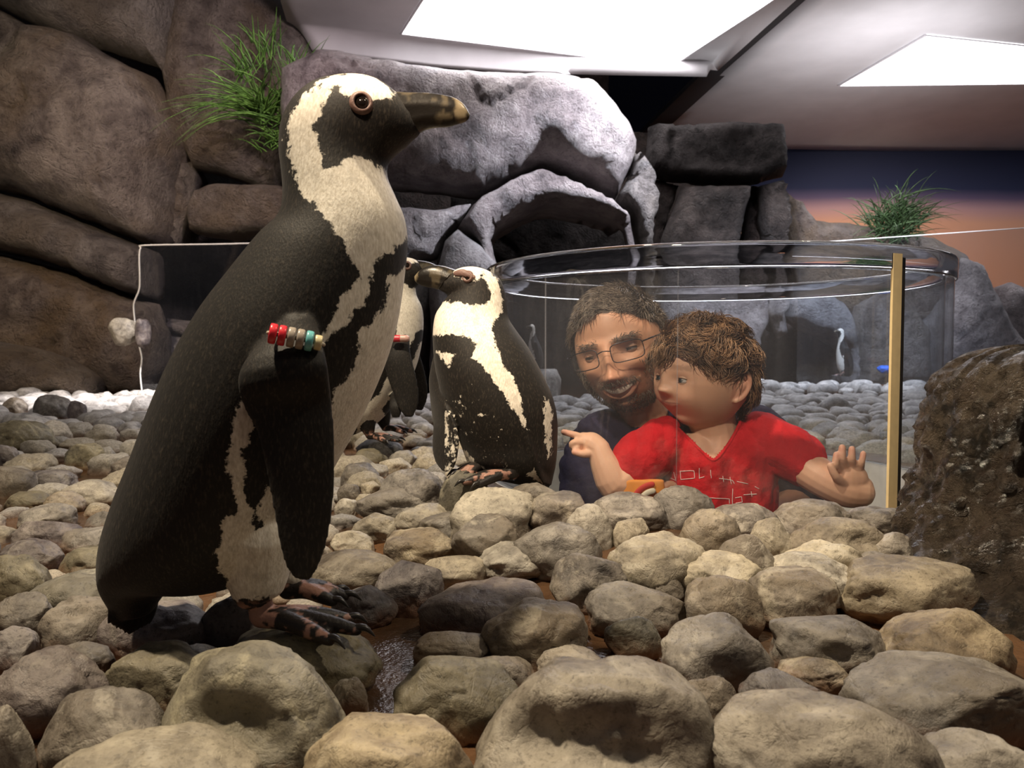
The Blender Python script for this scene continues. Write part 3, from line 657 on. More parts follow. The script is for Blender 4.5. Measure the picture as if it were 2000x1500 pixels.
# ------------------------------------------------------------------ stump-like rock at the right
def stump():
    prof = [(-0.02, 0.335), (0.02, 0.28), (0.05, 0.228), (0.09, 0.196), (0.15, 0.178), (0.21, 0.166), (0.26, 0.155), (0.30, 0.138), (0.325, 0.11), (0.338, 0.07), (0.342, 0.025)]
    c0 = P(2035, 900, 1.16); n = 150; a_ = np.arange(n) * 2 * math.pi / n; pr = crom([(z, r, 0) for z, r in prof], 9); rings = []
    for z, r, _ in pr:
        d = np.stack([np.cos(a_), np.sin(a_), np.full(n, z * 4)], 1)
        rr = r * (1 + 0.13 * fbm(d * 1.4, 2, 77) + 0.06 * np.abs(fbm(d * 3.5, 3, 78)) + 0.05 * fbm(d * 9, 3, 79) + 0.03 * fbm(d * 22, 2, 80))
        for c_, w_, dp, z0, z1 in ((4.05, 0.05, 0.22, 0.17, 0.27), (4.5, 0.05, 0.12, 0.25, 0.33), (3.6, 0.09, 0.13, 0.0, 0.12), (4.4, 0.05, 0.18, 0.09, 0.15)):
            rr = rr - r * dp * np.exp(-((a_ - c_ - 0.2 * (z - z0)) / w_) ** 2) * float(sstep(z0 - .02, z0 + .02, np.array([z]))[0] * (1 - sstep(z1 - .02, z1 + .02, np.array([z]))[0]))
        rings.append(np.stack([c0[0] + rr * np.cos(a_), c0[1] + rr * np.sin(a_) * 0.9, np.full(n, z) + 0.006 * vnoise(d * 6, 5)], 1))
    V, Fc = loft(rings); o = obj('rock_stump', V, Fc, M['stump'], None, (c0[0], c0[1], 0))
    tag(o, 'tall glossy brown stump-shaped rock at the right edge', 'rock')
stump()

# ------------------------------------------------------------------ clear acrylic
def acrylic(name, haze, streak=True, tint=(0.93, 0.95, 0.97), hz_col=(0.62, 0.62, 0.66), refl=1.0):
    t = NT(name); t.t.nodes.remove(t.b); g = t.n('NewGeometry')
    dot = t.n('VectorMath', operation='DOT_PRODUCT'); t.l(g.outputs['Incoming'], dot.inputs[0]); t.l(g.outputs['Normal'], dot.inputs[1])
    c = t.math('ABSOLUTE', dot.outputs['Value']); k = t.math('POWER', t.math('SUBTRACT', 1.0, c), 5.0)
    fr = t.math('MULTIPLY', t.math('MULTIPLY_ADD', k, 0.96, 0.04), refl)
    tr = t.n('BsdfTransparent'); tr.inputs[0].default_value = (*tint, 1)
    gl = t.n('BsdfGlossy'); gl.inputs['Roughness'].default_value = 0.03
    m1 = t.n('MixShader'); t.l(fr, m1.inputs[0]); t.l(tr.outputs[0], m1.inputs[1]); t.l(gl.outputs[0], m1.inputs[2])
    df = t.n('BsdfDiffuse'); df.inputs[0].default_value = (*hz_col, 1)
    tl = t.n('BsdfTranslucent'); tl.inputs[0].default_value = (*hz_col, 1)
    m0 = t.n('MixShader'); m0.inputs[0].default_value = 0.5; t.l(df.outputs[0], m0.inputs[1]); t.l(tl.outputs[0], m0.inputs[2])
    n1 = t.noise(3.0, 3, 0.5, t.coord('Object', (1.3, 1.3, 0.8))); n2 = t.noise(9.0, 4, 0.6, t.coord('Object', (4, 4, 0.35)))
    hz = t.math('MULTIPLY', t.math('ADD', t.ramp(n1, [(0.35, (0, 0, 0)), (0.75, (1, 1, 1))]), t.math('MULTIPLY', t.ramp(n2, [(0.5, (0, 0, 0)), (0.8, (1, 1, 1))]), 0.8)), haze)
    hz = t.math('ADD', hz, haze * 0.25)
    m2 = t.n('MixShader'); t.l(hz, m2.inputs[0]); t.l(m1.outputs[0], m2.inputs[1]); t.l(m0.outputs[0], m2.inputs[2])
    t.l(m2.outputs[0], t.out.inputs[0]); return t.m
M['acrylic'] = acrylic('clear_acrylic', 0.03)
M['acrylic_thin'] = acrylic('clear_sheet', 0.012)
t = NT('rim_acrylic'); t.done((0.93, 0.96, 1.0), 0.03, Transmission_Weight=1.0, IOR=1.49); M['rim'] = t.m
M['strip'] = plain('beige_strip', (0.62, 0.50, 0.28), 0.45)
M['gasket'] = plain('black_gasket', (0.015, 0.013, 0.012), 0.5)
bub = thing('viewing_bubble', (BC[0], BC[1], 0), 'round clear acrylic viewing bubble enclosing the man and child', 'viewing bubble')
def hollow_wall(r0, r1, z0, z1, n=128):
    a_ = np.arange(n) * 2 * math.pi / n; R_ = lambda r, z: np.stack([BC[0] + r * np.cos(a_), BC[1] + r * np.sin(a_), np.full(n, z)], 1)
    return join([loft([R_(r0, z0), R_(r1, z0)], False), loft([R_(r1, z0), R_(r1, z1)], False), loft([R_(r1, z1), R_(r0, z1)], False), loft([R_(r0, z1), R_(r0, z0)], False)])
obj('clear_wall', *hollow_wall(BR - 0.016, BR, 0.0575, RIM - 0.043), M['acrylic'], bub)
def rim_ring():
    n = 128; a_ = np.arange(n) * 2 * math.pi / n; prof = []
    for k in range(24):
        th = 2 * math.pi * k / 24; x = math.copysign(abs(math.cos(th)) ** 0.25, math.cos(th)) * 0.0125; z = math.copysign(abs(math.sin(th)) ** 0.25, math.sin(th)) * 0.0215
        prof.append((BR - 0.007 + x, RIM - 0.0215 + z))
    prof.append(prof[0])
    return loft([np.stack([BC[0] + r * np.cos(a_), BC[1] + r * np.sin(a_), np.full(n, z)], 1) for r, z in prof], cap=False)
obj('rim', *rim_ring(), M['rim'], bub)
def on_bubble(u, R=None):
    R = R or BR; s = (u - 1000) / F; d = np.array([s, 1.0]); a_ = d @ d; b_ = -2 * d @ BC; c_ = BC @ BC - R * R
    y = (-b_ - math.sqrt(b_ * b_ - 4 * a_ * c_)) / (2 * a_); return math.atan2(y - BC[1], s * y - BC[0])
def wall_strip(t0, t1, r0, r1, z0, z1):
    pts = [(r, th) for r, th in ((r0, t0), (r1, t0), (r1, (t0 + t1) / 2), (r1, t1), (r0, t1), (r0, (t0 + t1) / 2))]
    return loft([np.array([[BC[0] + r * math.cos(th), BC[1] + r * math.sin(th), z] for r, th in pts]) for z in (z0, z1)])
t0, t1, t2 = on_bubble(1735), on_bubble(1752), on_bubble(1759)
o = obj('seam_strip', *wall_strip(t0, t1, BR + 0.001, BR + 0.006, 0.0575, RIM - 0.016), M['strip'], bub, smooth=False); tag(o, 'beige seam strip')
o = obj('gasket', *wall_strip(t1, t2, BR + 0.001, BR + 0.005, 0.0575, RIM - 0.022), M['gasket'], bub, smooth=False); tag(o, 'black rubber gasket')
M['joint'] = acrylic('glued_joint', 0.13)
for u_ in (1065, 1322):
    obj('glued_joint', *wall_strip(on_bubble(u_), on_bubble(u_ + 2.2), BR + 0.0005, BR + 0.0015, 0.0575, RIM - 0.045), M['joint'], bub, smooth=False)
# clear barrier sheets in front of the back rocks
M['edge'] = plain('pale_sheet_edge', (0.75, 0.74, 0.72), 0.3)
def sheet(name, pts, label, edge_r=0.006):
    pts = np.array(pts); root = thing(name, pts.mean(0) * [1, 1, 0], label, 'barrier'); return root
YL = 5.35
edge = [(278, 770), (274, 730), (277, 700), (271, 672), (265, 640), (261, 600), (264, 585), (272, 565), (273, 540), (272, 500), (275, 484), (284, 479), (420, 477), (500, 475), (640, 472)]
E = np.array([P(u_, v_, YL) for u_, v_ in edge]); E[:, 2] = np.maximum(E[:, 2], 0.0)
root = thing('acrylic_barrier', (E[0][0], YL, 0), 'thin clear barrier sheet before the dark opening at left, edged with a pale line', 'barrier')
obj('edge_line', *tube(crom(E, 3), np.full(len(E) * 3 - 2, 0.0058), 8, 1), M['edge'], root)
lowr = E[-1] * [1, 1, 0]; ring = np.concatenate([E, [lowr]])
V = np.concatenate([ring + [0, -0.003, 0], ring + [0, 0.003, 0]]); n = len(ring)
obj('sheet', V, [tuple(range(n)), tuple(range(2 * n - 1, n - 1, -1))] + [(j, (j + 1) % n, n + (j + 1) % n, n + j) for j in range(n)], M['acrylic_thin'], root, smooth=False)
# a pair of stones clamped on the sheet edge as a handle
for (u0, u1, v0, v1), mk, lab, sd in (((214, 268, 618, 676), 'stone_pale', 'lumpy beige stone fixed to the barrier edge', 41), ((262, 294, 619, 680), 'stone_mauve', 'smooth blue-grey stone fixed to the barrier edge', 44)):
    c_ = P((u0 + u1) / 2, (v0 + v1) / 2, YL - 0.06); k = YL / F / 2
    V = pebble(sd, ICO4, 1.3) * [(u1 - u0) * k, 0.06, (v1 - v0) * k] + c_
    tag(obj('handle_stone', V, ICO4[1], M[mk], None, c_), lab, 'stone')
ra, rb = P(1560, 476, 6.35), P(2120, 437, 5.55)
root = thing('acrylic_barrier', ((ra[0] + rb[0]) / 2, 6.0, 0), 'thin clear barrier sheet crossing in front of the orange mural at right', 'barrier')
q = np.array([ra, rb, rb * [1, 1, 0], ra * [1, 1, 0]]); V = np.concatenate([q + [0, -0.003, 0], q + [0, 0.003, 0]])
obj('sheet', V, [(0, 1, 2, 3), (7, 6, 5, 4), (0, 4, 5, 1), (1, 5, 6, 2), (2, 6, 7, 3), (3, 7, 4, 0)], M['acrylic_thin'], root, smooth=False)
obj('edge_line', *tube([ra, (ra + rb) / 2, rb], [0.004] * 3, 6, 4), M['edge'], root)

# ------------------------------------------------------------------ grass tufts
def grass(name, base, label, n, length, seed, lean, up=0.6, mats='grass', spread=0.05, stalk=None):
    rg = np.random.RandomState(seed); root = thing(name, base, label, 'plant', 'artificial grass tufts on the rocks')
    def clump(nm, cen, n, L, upw, dirs, mat):
        V = []; Fc = []
        for k in range(n):
            th = rg.uniform(0, 2 * math.pi); el = rg.uniform(-0.25, 1.0)
            d = np.array([math.cos(th), math.sin(th) * 0.7 - 0.25, 0]) * rg.uniform(0.5, 1.1) + np.array([0, 0, upw * (0.4 + el)]) + dirs
            d /= np.linalg.norm(d); Lk = L * rg.uniform(0.55, 1.1); p = cen + rg.randn(3) * spread * [1, .6, 1]; wd = rg.uniform(0.0035, 0.0075)
            sd = np.cross(d, [rg.uniform(-.3, .3), 1, rg.uniform(-.3, .3)]); sd /= np.linalg.norm(sd); s0 = len(V); m = 7; droop = rg.uniform(0.5, 1.5)
            nr = np.cross(sd, d)
            for i in range(m):
                tt = i / (m - 1); c_ = p + d * Lk * tt + np.array([0, 0, -droop * Lk * 0.45 * tt ** 2.2]); ww = wd * (1 - tt ** 1.6) + 0.0004
                V += [c_ - sd * ww, c_ + nr * ww * 0.35, c_ + sd * ww]
            for i in range(m - 1):
                a_ = s0 + i * 3; Fc += [(a_, a_ + 1, a_ + 4, a_ + 3), (a_ + 1, a_ + 2, a_ + 5, a_ + 4), (a_ + 2, a_, a_ + 3, a_ + 5)]
        return obj(nm, V, Fc, mat, root)
    clump('blades', np.array(base), n, length, up, np.array(lean), M[mats])
    if stalk: 
        for c_, n_, L_, u_ in stalk: clump('blades', np.array(c_), n_, L_, u_, np.array([0, -0.2, 0.6]), M[mats])
    return root
def grass_mat(name, a_, b_):
    t = NT(name); n = t.noise(14, 3, vec=t.coord()); return t.done(t.ramp(n, [(0.35, a_), (0.65, b_)]), 0.45)
M['grass'] = grass_mat('grass_blade', (0.05, 0.12, 0.02), (0.20, 0.40, 0.08)); M['grass_dark'] = grass_mat('grass_dark', (0.03, 0.06, 0.02), (0.11, 0.19, 0.07))
yb = 5.95
grass('grass_tuft', P(520, 225, yb), 'bright green artificial grass tuft on the rock behind the large penguin\'s head', 130, 0.72, 5, (-0.15, -0.35, 0.12), 0.45, spread=0.05,
      stalk=[(P(515, 110, yb), 30, 0.42, 1.5), (P(585, 165, yb), 40, 0.48, 0.9), (P(525, 280, yb), 34, 0.26, 0.0), (P(480, 150, yb), 24, 0.5, 0.7)])
grass('grass_tuft', P(1745, 448, 6.75), 'dark green grass tuft on the ledge before the sunset mural', 240, 0.50, 6, (0, -0.1, 0.25), 0.55, 'grass_dark', 0.09, stalk=[(P(1755, 420, 6.9), 50, 0.42, 1.2)])
# small blue thing lying far back
c_ = P(1726, 722, 6.3); V = pebble(91, ICO4, 1.5) * [0.05, 0.05, 0.035] + c_
tag(obj('blue_toy', V, ICO4[1], plain('blue_plastic', (0.02, 0.16, 0.75), 0.4), None, c_), 'small bright blue lump on the far stones beside the seam strip', 'toy')
# ------------------------------------------------------------------ penguins
def plumage(name, speck=1.0):
    t = NT(name); c = t.coord(); sd = t.n('Attribute', attribute_name='sd').outputs['Fac']
    n1 = t.noise(75, 4, 0.6, c); n2 = t.noise(260, 3, 0.6, c); n3 = t.noise(420, 2, 0.5, t.coord('Object', (1, 1, 0.35)))
    e = t.math('ADD', t.math('MULTIPLY', t.math('SUBTRACT', n1, 0.5), 0.022), t.math('MULTIPLY', t.math('SUBTRACT', n2, 0.5), 0.010))
    mr = t.n('MapRange'); t.l(t.math('ADD', sd, e), mr.inputs[0]); mr.inputs[1].default_value = -0.0011; mr.inputs[2].default_value = 0.0011
    wh = t.mix(t.ramp(n3, [(0.3, (0, 0, 0)), (0.7, (1, 1, 1))]), (0.60, 0.55, 0.46), (0.86, 0.82, 0.73))
    wh = t.mix(t.math('MULTIPLY', t.ramp(n1, [(0.36, (1, 1, 1)), (0.48, (0, 0, 0))]), 0.35), wh, (0.36, 0.33, 0.28))
    bk = t.mix(t.ramp(n3, [(0.52, (0, 0, 0)), (0.78, (1, 1, 1))]), (0.009, 0.0075, 0.0065), (0.042, 0.034, 0.026))
    col = t.mix(mr.outputs[0], bk, wh)
    sk = t.n('Attribute', attribute_name='skin').outputs['Fac']
    pk = t.mix(t.ramp(n1, [(0.46, (0, 0, 0)), (0.52, (1, 1, 1))]), (0.02, 0.017, 0.016), (0.50, 0.27, 0.20))
    col = t.mix(sk, col, pk)
    n4 = t.noise(750, 2, 0.5, t.coord('Object', (1, 1, 0.3))); nb = t.bump(t.math('ADD', n4, t.math('MULTIPLY', n3, 0.5)), 0.22, 0.002)
    t.b.inputs['Sheen Weight'].default_value = 0.05
    return t.done(col, 0.62, nb, 0.28)
M['plumage'] = plumage('plumage')
def vcol(name, rough, bump=0.0, scale=200, spec=0.4, sss=0.0):
    t = NT(name); a_ = t.n('Attribute', attribute_name='Col').outputs['Color']; n = t.noise(scale, 3, vec=t.coord())
    c = t.mix(0.35, a_, t.mix(n, (0.55, 0.55, 0.55), (1, 1, 1)), 'MULTIPLY')
    if sss: t.b.inputs['Subsurface Weight'].default_value = sss; t.b.inputs['Subsurface Radius'].default_value = (0.008, 0.003, 0.0015); t.b.inputs['Subsurface Scale'].default_value = 1.0
    return t.done(c, rough, t.bump(n, bump, 0.002) if bump else None, spec)
M['horn'] = vcol('beak_horn', 0.32, 0.15); M['foot'] = vcol('foot_skin', 0.45, 0.35, 300)
M['eye'] = plain('dark_eye', (0.012, 0.008, 0.006), 0.05); M['lid'] = plain('pink_bare_skin', (0.17, 0.10, 0.085), 0.5, bump=0.2, scale=300)
M['claw'] = plain('dark_claw', (0.02, 0.017, 0.015), 0.35)
def prings(pairs, hw, Y, dy=None, k=5, n=44, p=1.0):
    A = np.array([np.r_[P(a_[0], a_[1], Y), P(b_[0], b_[1], Y), h_, 0 if dy is None else d_] for (a_, b_), h_, d_ in zip(pairs, hw, dy if dy is not None else [0] * len(hw))])
    C = crom(A, k); an = np.arange(n) * 2 * math.pi / n; R_ = []
    for r in C:
        c_ = (r[:3] + r[3:6]) / 2 + [0, r[7], 0]; e = (r[:3] - r[3:6]) / 2
        R_.append(c_ + np.cos(an)[:, None] * e + np.sin(an)[:, None] * np.array([0, max(r[6], 0.0008), 0]))
    return R_
def pfoot(root, ankle, heading, Ln, name='foot', spread=0.42, pitch=0.0):
    """three webbed toes with claws; ankle is the world point of the sole under the heel"""
    h = np.array([math.cos(heading), math.sin(heading), 0]); s = np.array([-h[1], h[0], 0]); a_ = np.array(ankle); sh = []; cl = []
    for k in (-1, 0, 1):
        d = h * math.cos(spread * k) + s * math.sin(spread * k); L = Ln * (1.0 if k == 0 else 0.88)
        pts = [a_ + [0, 0, .016], a_ + d * L * 0.4 + [0, 0, .017], a_ + d * L * 0.75 + [0, 0, .012], a_ + d * L + [0, 0, .007]]
        sh.append(tube(pts, [0.011, 0.0095, 0.0085, 0.006], 10, 3)); cl.append((a_ + d * L + [0, 0, .008], d))
    web = [np.array([a_ + [0, 0, z], a_ + h * Ln * .45 + s * Ln * .25 + [0, 0, z], a_ + h * Ln * .72 + s * Ln * .2 + [0, 0, z - .004], a_ + h * Ln * .80 + [0, 0, z - .004], a_ + h * Ln * .72 - s * Ln * .2 + [0, 0, z - .004], a_ + h * Ln * .45 - s * Ln * .25 + [0, 0, z]]) for z in (0.008, 0.014)]
    sh.append(loft(web)); sh.append(tube([a_ - h * 0.004 + [0, 0, .045], a_ + [0, 0, .018]], [0.0115, 0.013], 10, 3))
    V, Fc, N = remesh(sh, 0.0022, 3); o = obj(name, V, Fc, M['foot'], root)
    q = fbm(V * 85, 3, 5); top = sstep(0.0, 0.012, V[:, 2] - a_[2])
    pink = sstep(0.08, 0.20, q) * top * 0.9; cattr(o, np.array([0.02, 0.016, 0.014]) * (1 - pink)[:, None] + np.array([0.46, 0.25, 0.19]) * pink[:, None])
    for p_, d in cl:
        obj('claw', *tube([p_ - d * 0.004, p_ + d * 0.008 + [0, 0, .002], p_ + d * 0.018 + [0, 0, -.006]], [0.0046, 0.0035, 0.0008], 8, 3), M['claw'], o)
    return o
def eye(root, c_, r, outward, ring=1.9):
    o = np.array(outward, float); o /= np.linalg.norm(o); e = obj('eye', *ball(c_, r), M['eye'], root)
    a1 = np.cross(o, [0, 0, 1.0]); a1 /= np.linalg.norm(a1); a2 = np.cross(o, a1); an = np.arange(24) * 2 * math.pi / 24
    base = np.array(c_) + o * r * 0.35
    prof = [(1.0, 0.25), (1.15, 0.62), (ring * 0.8, 0.5), (ring, 0.0), (ring * .9, -0.5), (1.0, -.4), (1.0, 0.25)]
    rings = [base + (np.cos(an)[:, None] * a1 + np.sin(an)[:, None] * a2) * r * q + o * r * w_ for q, w_ in prof]
    obj('eye_ring', *loft(rings, cap=False), M['lid'], root)
def finish_body(root, V, Fc, sd, skin):
    b = obj('body', V, Fc, M['plumage'], root); fattr(b, 'sd', sd); fattr(b, 'skin', skin); return b
def beak(root, pairs, hw, Y, band=(0.62, 0.80), dy=None):
    R_ = prings(pairs, hw, Y, dy, 5, 28)
    m = len(R_)
    for i, r in enumerate(R_):                                  # gape groove between the mandibles
        c_ = r.mean(0)
        for j in range(28):
            an = j * 2 * math.pi / 28; g = math.exp(-((math.cos(an) + 0.22) / 0.12) ** 2)
            r[j] = c_ + (r[j] - c_) * (1 - 0.16 * g * (1 - i / m))
    V, Fc = loft(R_); o = obj('beak', V, Fc, M['horn'], root)
    tt = np.r_[np.repeat(np.arange(m) / (m - 1), 28), 0, 1]; q = fbm(V * 90, 3, 3) * 0.10
    hn = sstep(band[0], band[0] + 0.08, tt + q) * (1 - sstep(band[1], band[1] + 0.08, tt + q)) * 0.8 + 0.25 * sstep(0.1, 0.25, fbm(V * 60, 3, 8))
    cattr(o, np.array([0.014, 0.012, 0.010]) * (1 - hn)[:, None] + np.array([0.26, 0.21, 0.13]) * hn[:, None]); return o
def flipper(rows, n=28, k=4):
    """rows of (edge a, edge b, thickness): a flat paddle"""
    C = crom([np.r_[a_, b_, t_] for a_, b_, t_ in rows], k); an = np.arange(n) * 2 * math.pi / n; R_ = []
    for i, r in enumerate(C):
        c_ = (r[:3] + r[3:6]) / 2; e = (r[3:6] - r[:3]) / 2
        ax = C[min(i + 1, len(C) - 1)] - C[max(i - 1, 0)]; ax = (ax[:3] + ax[3:6]) / 2; nn = np.cross(e, ax); nn /= np.linalg.norm(nn) + 1e-9
        R_.append(c_ + np.cos(an)[:, None] * e + np.sin(an)[:, None] * nn * r[6])
    return loft(R_)

# --- the large penguin in profile, near the glass
def large_penguin():
    Y = 0.82
    body = [((228, 1196), (292, 1200)), ((207, 1130), (340, 1146)), ((213, 1050), (440, 1146)), ((240, 965), (532, 1108)), ((275, 880), (580, 1040)),
            ((315, 775), (645, 925)), ((352, 690), (702, 822)), ((400, 605), (747, 722)), ((452, 535), (774, 635)), ((510, 462), (789, 540)), ((547, 425), (795, 475)),
            ((556, 387), (790, 427)), ((553, 340), (774, 387)), ((547, 290), (757, 347)), ((552, 238), (757, 322)), ((575, 194), (768, 306)), ((612, 163), (778, 297)),
            ((660, 150), (787, 290)), ((712, 150), (795, 283)), ((751, 164), (804, 274)), ((774, 182), (818, 263)), ((786, 186), (822, 258))]
    hw = [.022, .052, .078, .094, .100, .104, .104, .100, .092, .080, .070, .062, .055, .049, .046, .045, .044, .043, .040, .033, .022, .012]
    R_ = prings(body, hw, Y); trunk = loft(R_); shells = [trunk]; root = thing('penguin', P(520, 1238, 0.79), 'large black and white penguin in profile close to the camera, beaded band on its flipper', 'penguin')
    def near_y(u, v):                                            # half width of the trunk along a sight line
        C = np.array([r.mean(0) for r in R_]); hwv = np.array([r[:, 1].max() - r[:, 1].min() for r in R_]) / 2
        p = P(u, v, Y); i = np.argmin(((C - p) ** 2)[:, [0, 2]].sum(1)); c_ = R_[i].mean(0); e = R_[i][0] - c_
        q = np.dot((p - c_)[[0, 2]], e[[0, 2]]) / np.dot(e, e); return hwv[i] * math.sqrt(max(0.02, 1 - min(abs(q), 1) ** 2))
    fl = [((548, 640), (618, 628), .016), ((498, 690), (630, 668), .016), ((466, 735), (640, 715), .014), ((474, 790), (648, 780), .0105), ((500, 840), (653, 840), .008), ((512, 885), (655, 895), .007),
          ((525, 950), (654, 955), .006), ((536, 1012), (648, 1015), .0055), ((547, 1070), (636, 1070), .005), ((560, 1110), (620, 1112), .004), ((578, 1132), (603, 1134), .002)]
    for side in (-1, 1):
        rows = []
        for i, (a_, b_, t_) in enumerate(fl):
            uc, vc = (a_[0] + b_[0]) / 2, (a_[1] + b_[1]) / 2; off = 0.085 if i == 0 else (0.098 if i == 1 else 0.118 + 0.001 * i)
            y_ = Y - off; pa, pb = P(*a_, y_), P(*b_, y_ + (0.014 if i > 2 else 0.0))
            if side > 0:
                sx = np.array([-(0.012 * i if i else 0), 0, 0]); pa = pa * [1, -1, 1] + [0, 2 * Y, 0] + sx; pb = pb * [1, -1, 1] + [0, 2 * Y, 0] + sx
            rows.append((pa, pb, t_))
        shells.append(flipper(rows))
    legs = []
    for y_, (u, v), sole in ((0.785, (505, 1110), (512, 1236)), (0.855, (540, 1060), (575, 1180))):
        a_ = P(u, v - 60, y_); s_ = P(*sole, y_); legs.append(s_)
        shells.append(tube([a_, P((u + sole[0]) / 2 - 6, (v + sole[1]) / 2 - 18, y_), s_ + [-.002, 0, .030]], [0.040, 0.026, 0.012], 16, 4))
    for k in range(11):                                           # stiff tail feathers
        q = (k - 5) / 5; a_ = P(268 + 26 * q, 1160, Y + 0.018 * q); b_ = P(252 + 40 * q, 1238 - 22 * abs(q), Y + 0.030 * q)
        shells.append(tube([a_, (a_ + b_) / 2, b_], [0.009, 0.008, 0.0022], 8, 3))
    V, Fc, N = remesh(shells, 0.0024, 4); pid = nearest_id(V, shells)
    Q = V.copy(); Q[:, 1] = Y - np.abs(V[:, 1] - Y); U = pix(Q); k = Y / F
    W1 = [(772, 183), (745, 160), (700, 130), (650, 150), (638, 154), (597, 180), (569, 226), (560, 258), (563, 295), (575, 338), (585, 368), (603, 394), (629, 412), (638, 428), (661, 456), (682, 500), (699, 528), (697, 548), (668, 580), (655, 615), (628, 650), (615, 690),
          (640, 668), (655, 645), (682, 628), (688, 608), (712, 592), (727, 540), (734, 512), (762, 492), (800, 462), (860, 440), (830, 330), (750, 331), (730, 316), (707, 309), (680, 309), (661, 320), (638, 328), (622, 290), (615, 244), (629, 207), (656, 172), (662, 171), (671, 177), (684, 190), (732, 192), (764, 194)]
    W2 = [(840, 512), (790, 524), (762, 540), (757, 560), (750, 602), (725, 632), (701, 650), (704, 672), (685, 712), (675, 738), (650, 770), (640, 830), (600, 890), (522, 956), (503, 1001), (511, 1020), (537, 1068), (547, 1120), (620, 1130), (860, 900)]
    W3 = [(478, 760), (462, 812), (452, 860), (441, 892), (446, 924), (458, 959), (466, 978), (458, 1001), (436, 1012), (430, 1052), (423, 1084), (430, 1116), (452, 1140), (466, 1160), (520, 1156), (528, 1100), (513, 1062), (489, 1023), (494, 998), (474, 972), (478, 924), (474, 876), (487, 844), (502, 815), (512, 780)]
    sd = np.maximum.reduce([poly_sd(U, w_) for w_ in (W1, W2, W3)]) * k
    spot = np.exp(-(((U - [718, 455]) / [38, 20]) ** 2).sum(1)); sd -= 0.012 * spot * (fbm(V * 110, 2, 4) > 0.1)
    sd = np.where((pid == 1) | (pid == 2), -0.03, sd); sd = np.where(pid >= 5, -0.03, sd)
    leg = (pid == 3) | (pid == 4)
    skin = np.where(leg, sstep(1168, 1190, U[:, 1]), 0.0); sd = np.where(leg, np.clip((1170 - U[:, 1]) * 0.0006, -0.01, 0.012), sd)
    finish_body(root, V, Fc, sd, skin)
    bp = [((772, 181), (806, 268)), ((800, 182), (830, 254)), ((830, 182), (852, 249)), ((860, 185), (873, 248)), ((886, 191), (893, 243)), ((906, 204), (908, 238)), ((918, 224), (915, 233))]
    beak(root, bp, [.022, .0175, .0145, .012, .0095, .006, .002], Y)
    eye(root, P(706, 203, Y - 0.0405), 0.0068, (0.25, -1, 0.12), 1.75)
    e2 = P(706, 203, Y - 0.0405); e2[1] = 2 * Y - e2[1]; eye(root, e2, 0.0068, (0.25, 1, 0.12), 1.75)
    pfoot(root, legs[0], -0.12, 0.098, spread=0.35); pfoot(root, legs[1] + [-.006, 0, 0], 0.1, 0.06, spread=0.35)
    # beaded flipper band
    yb = Y - 0.135; a_, b_ = P(524, 650, yb), P(630, 671, yb + 0.012); d = (b_ - a_) / np.linalg.norm(b_ - a_)
    band = obj('wing_band', *tube([a_ + [0, .0, 0], (a_ + b_) / 2, b_ - d * 0.005, b_ - d * 0.004 + [0, .02, -.002], (a_ + b_) / 2 + [0, .045, -.004], a_ + [0, .02, 0], a_ + [0, .004, 0]], [0.0018] * 7, 8, 4), plain('band_cord', (0.5, 0.45, 0.35), 0.6), root); tag(band, 'beaded identification band')
    L = np.linalg.norm(b_ - a_); cols = [(0.75, 0.03, 0.05), (0.72, 0.03, 0.05), (0.36, 0.31, 0.26), (0.36, 0.31, 0.26), (0.16, 0.50, 0.52), (0.68, 0.60, 0.36)]
    for i, c_ in enumerate(cols):
        p0 = a_ + d * L * (i + 0.08) / 6; p1 = a_ + d * L * (i + 0.92) / 6; m_ = (p0 + p1) / 2; r = 0.0088 if i < 5 else 0.0066
        obj('bead', *tube([p0, p0 * .9 + p1 * .1, m_, p0 * .1 + p1 * .9, p1], [r * .86, r, r * 1.03, r, r * .86], 16, 2, caps=False), plain('bead_%d' % i, c_, 0.3), band)
large_penguin()

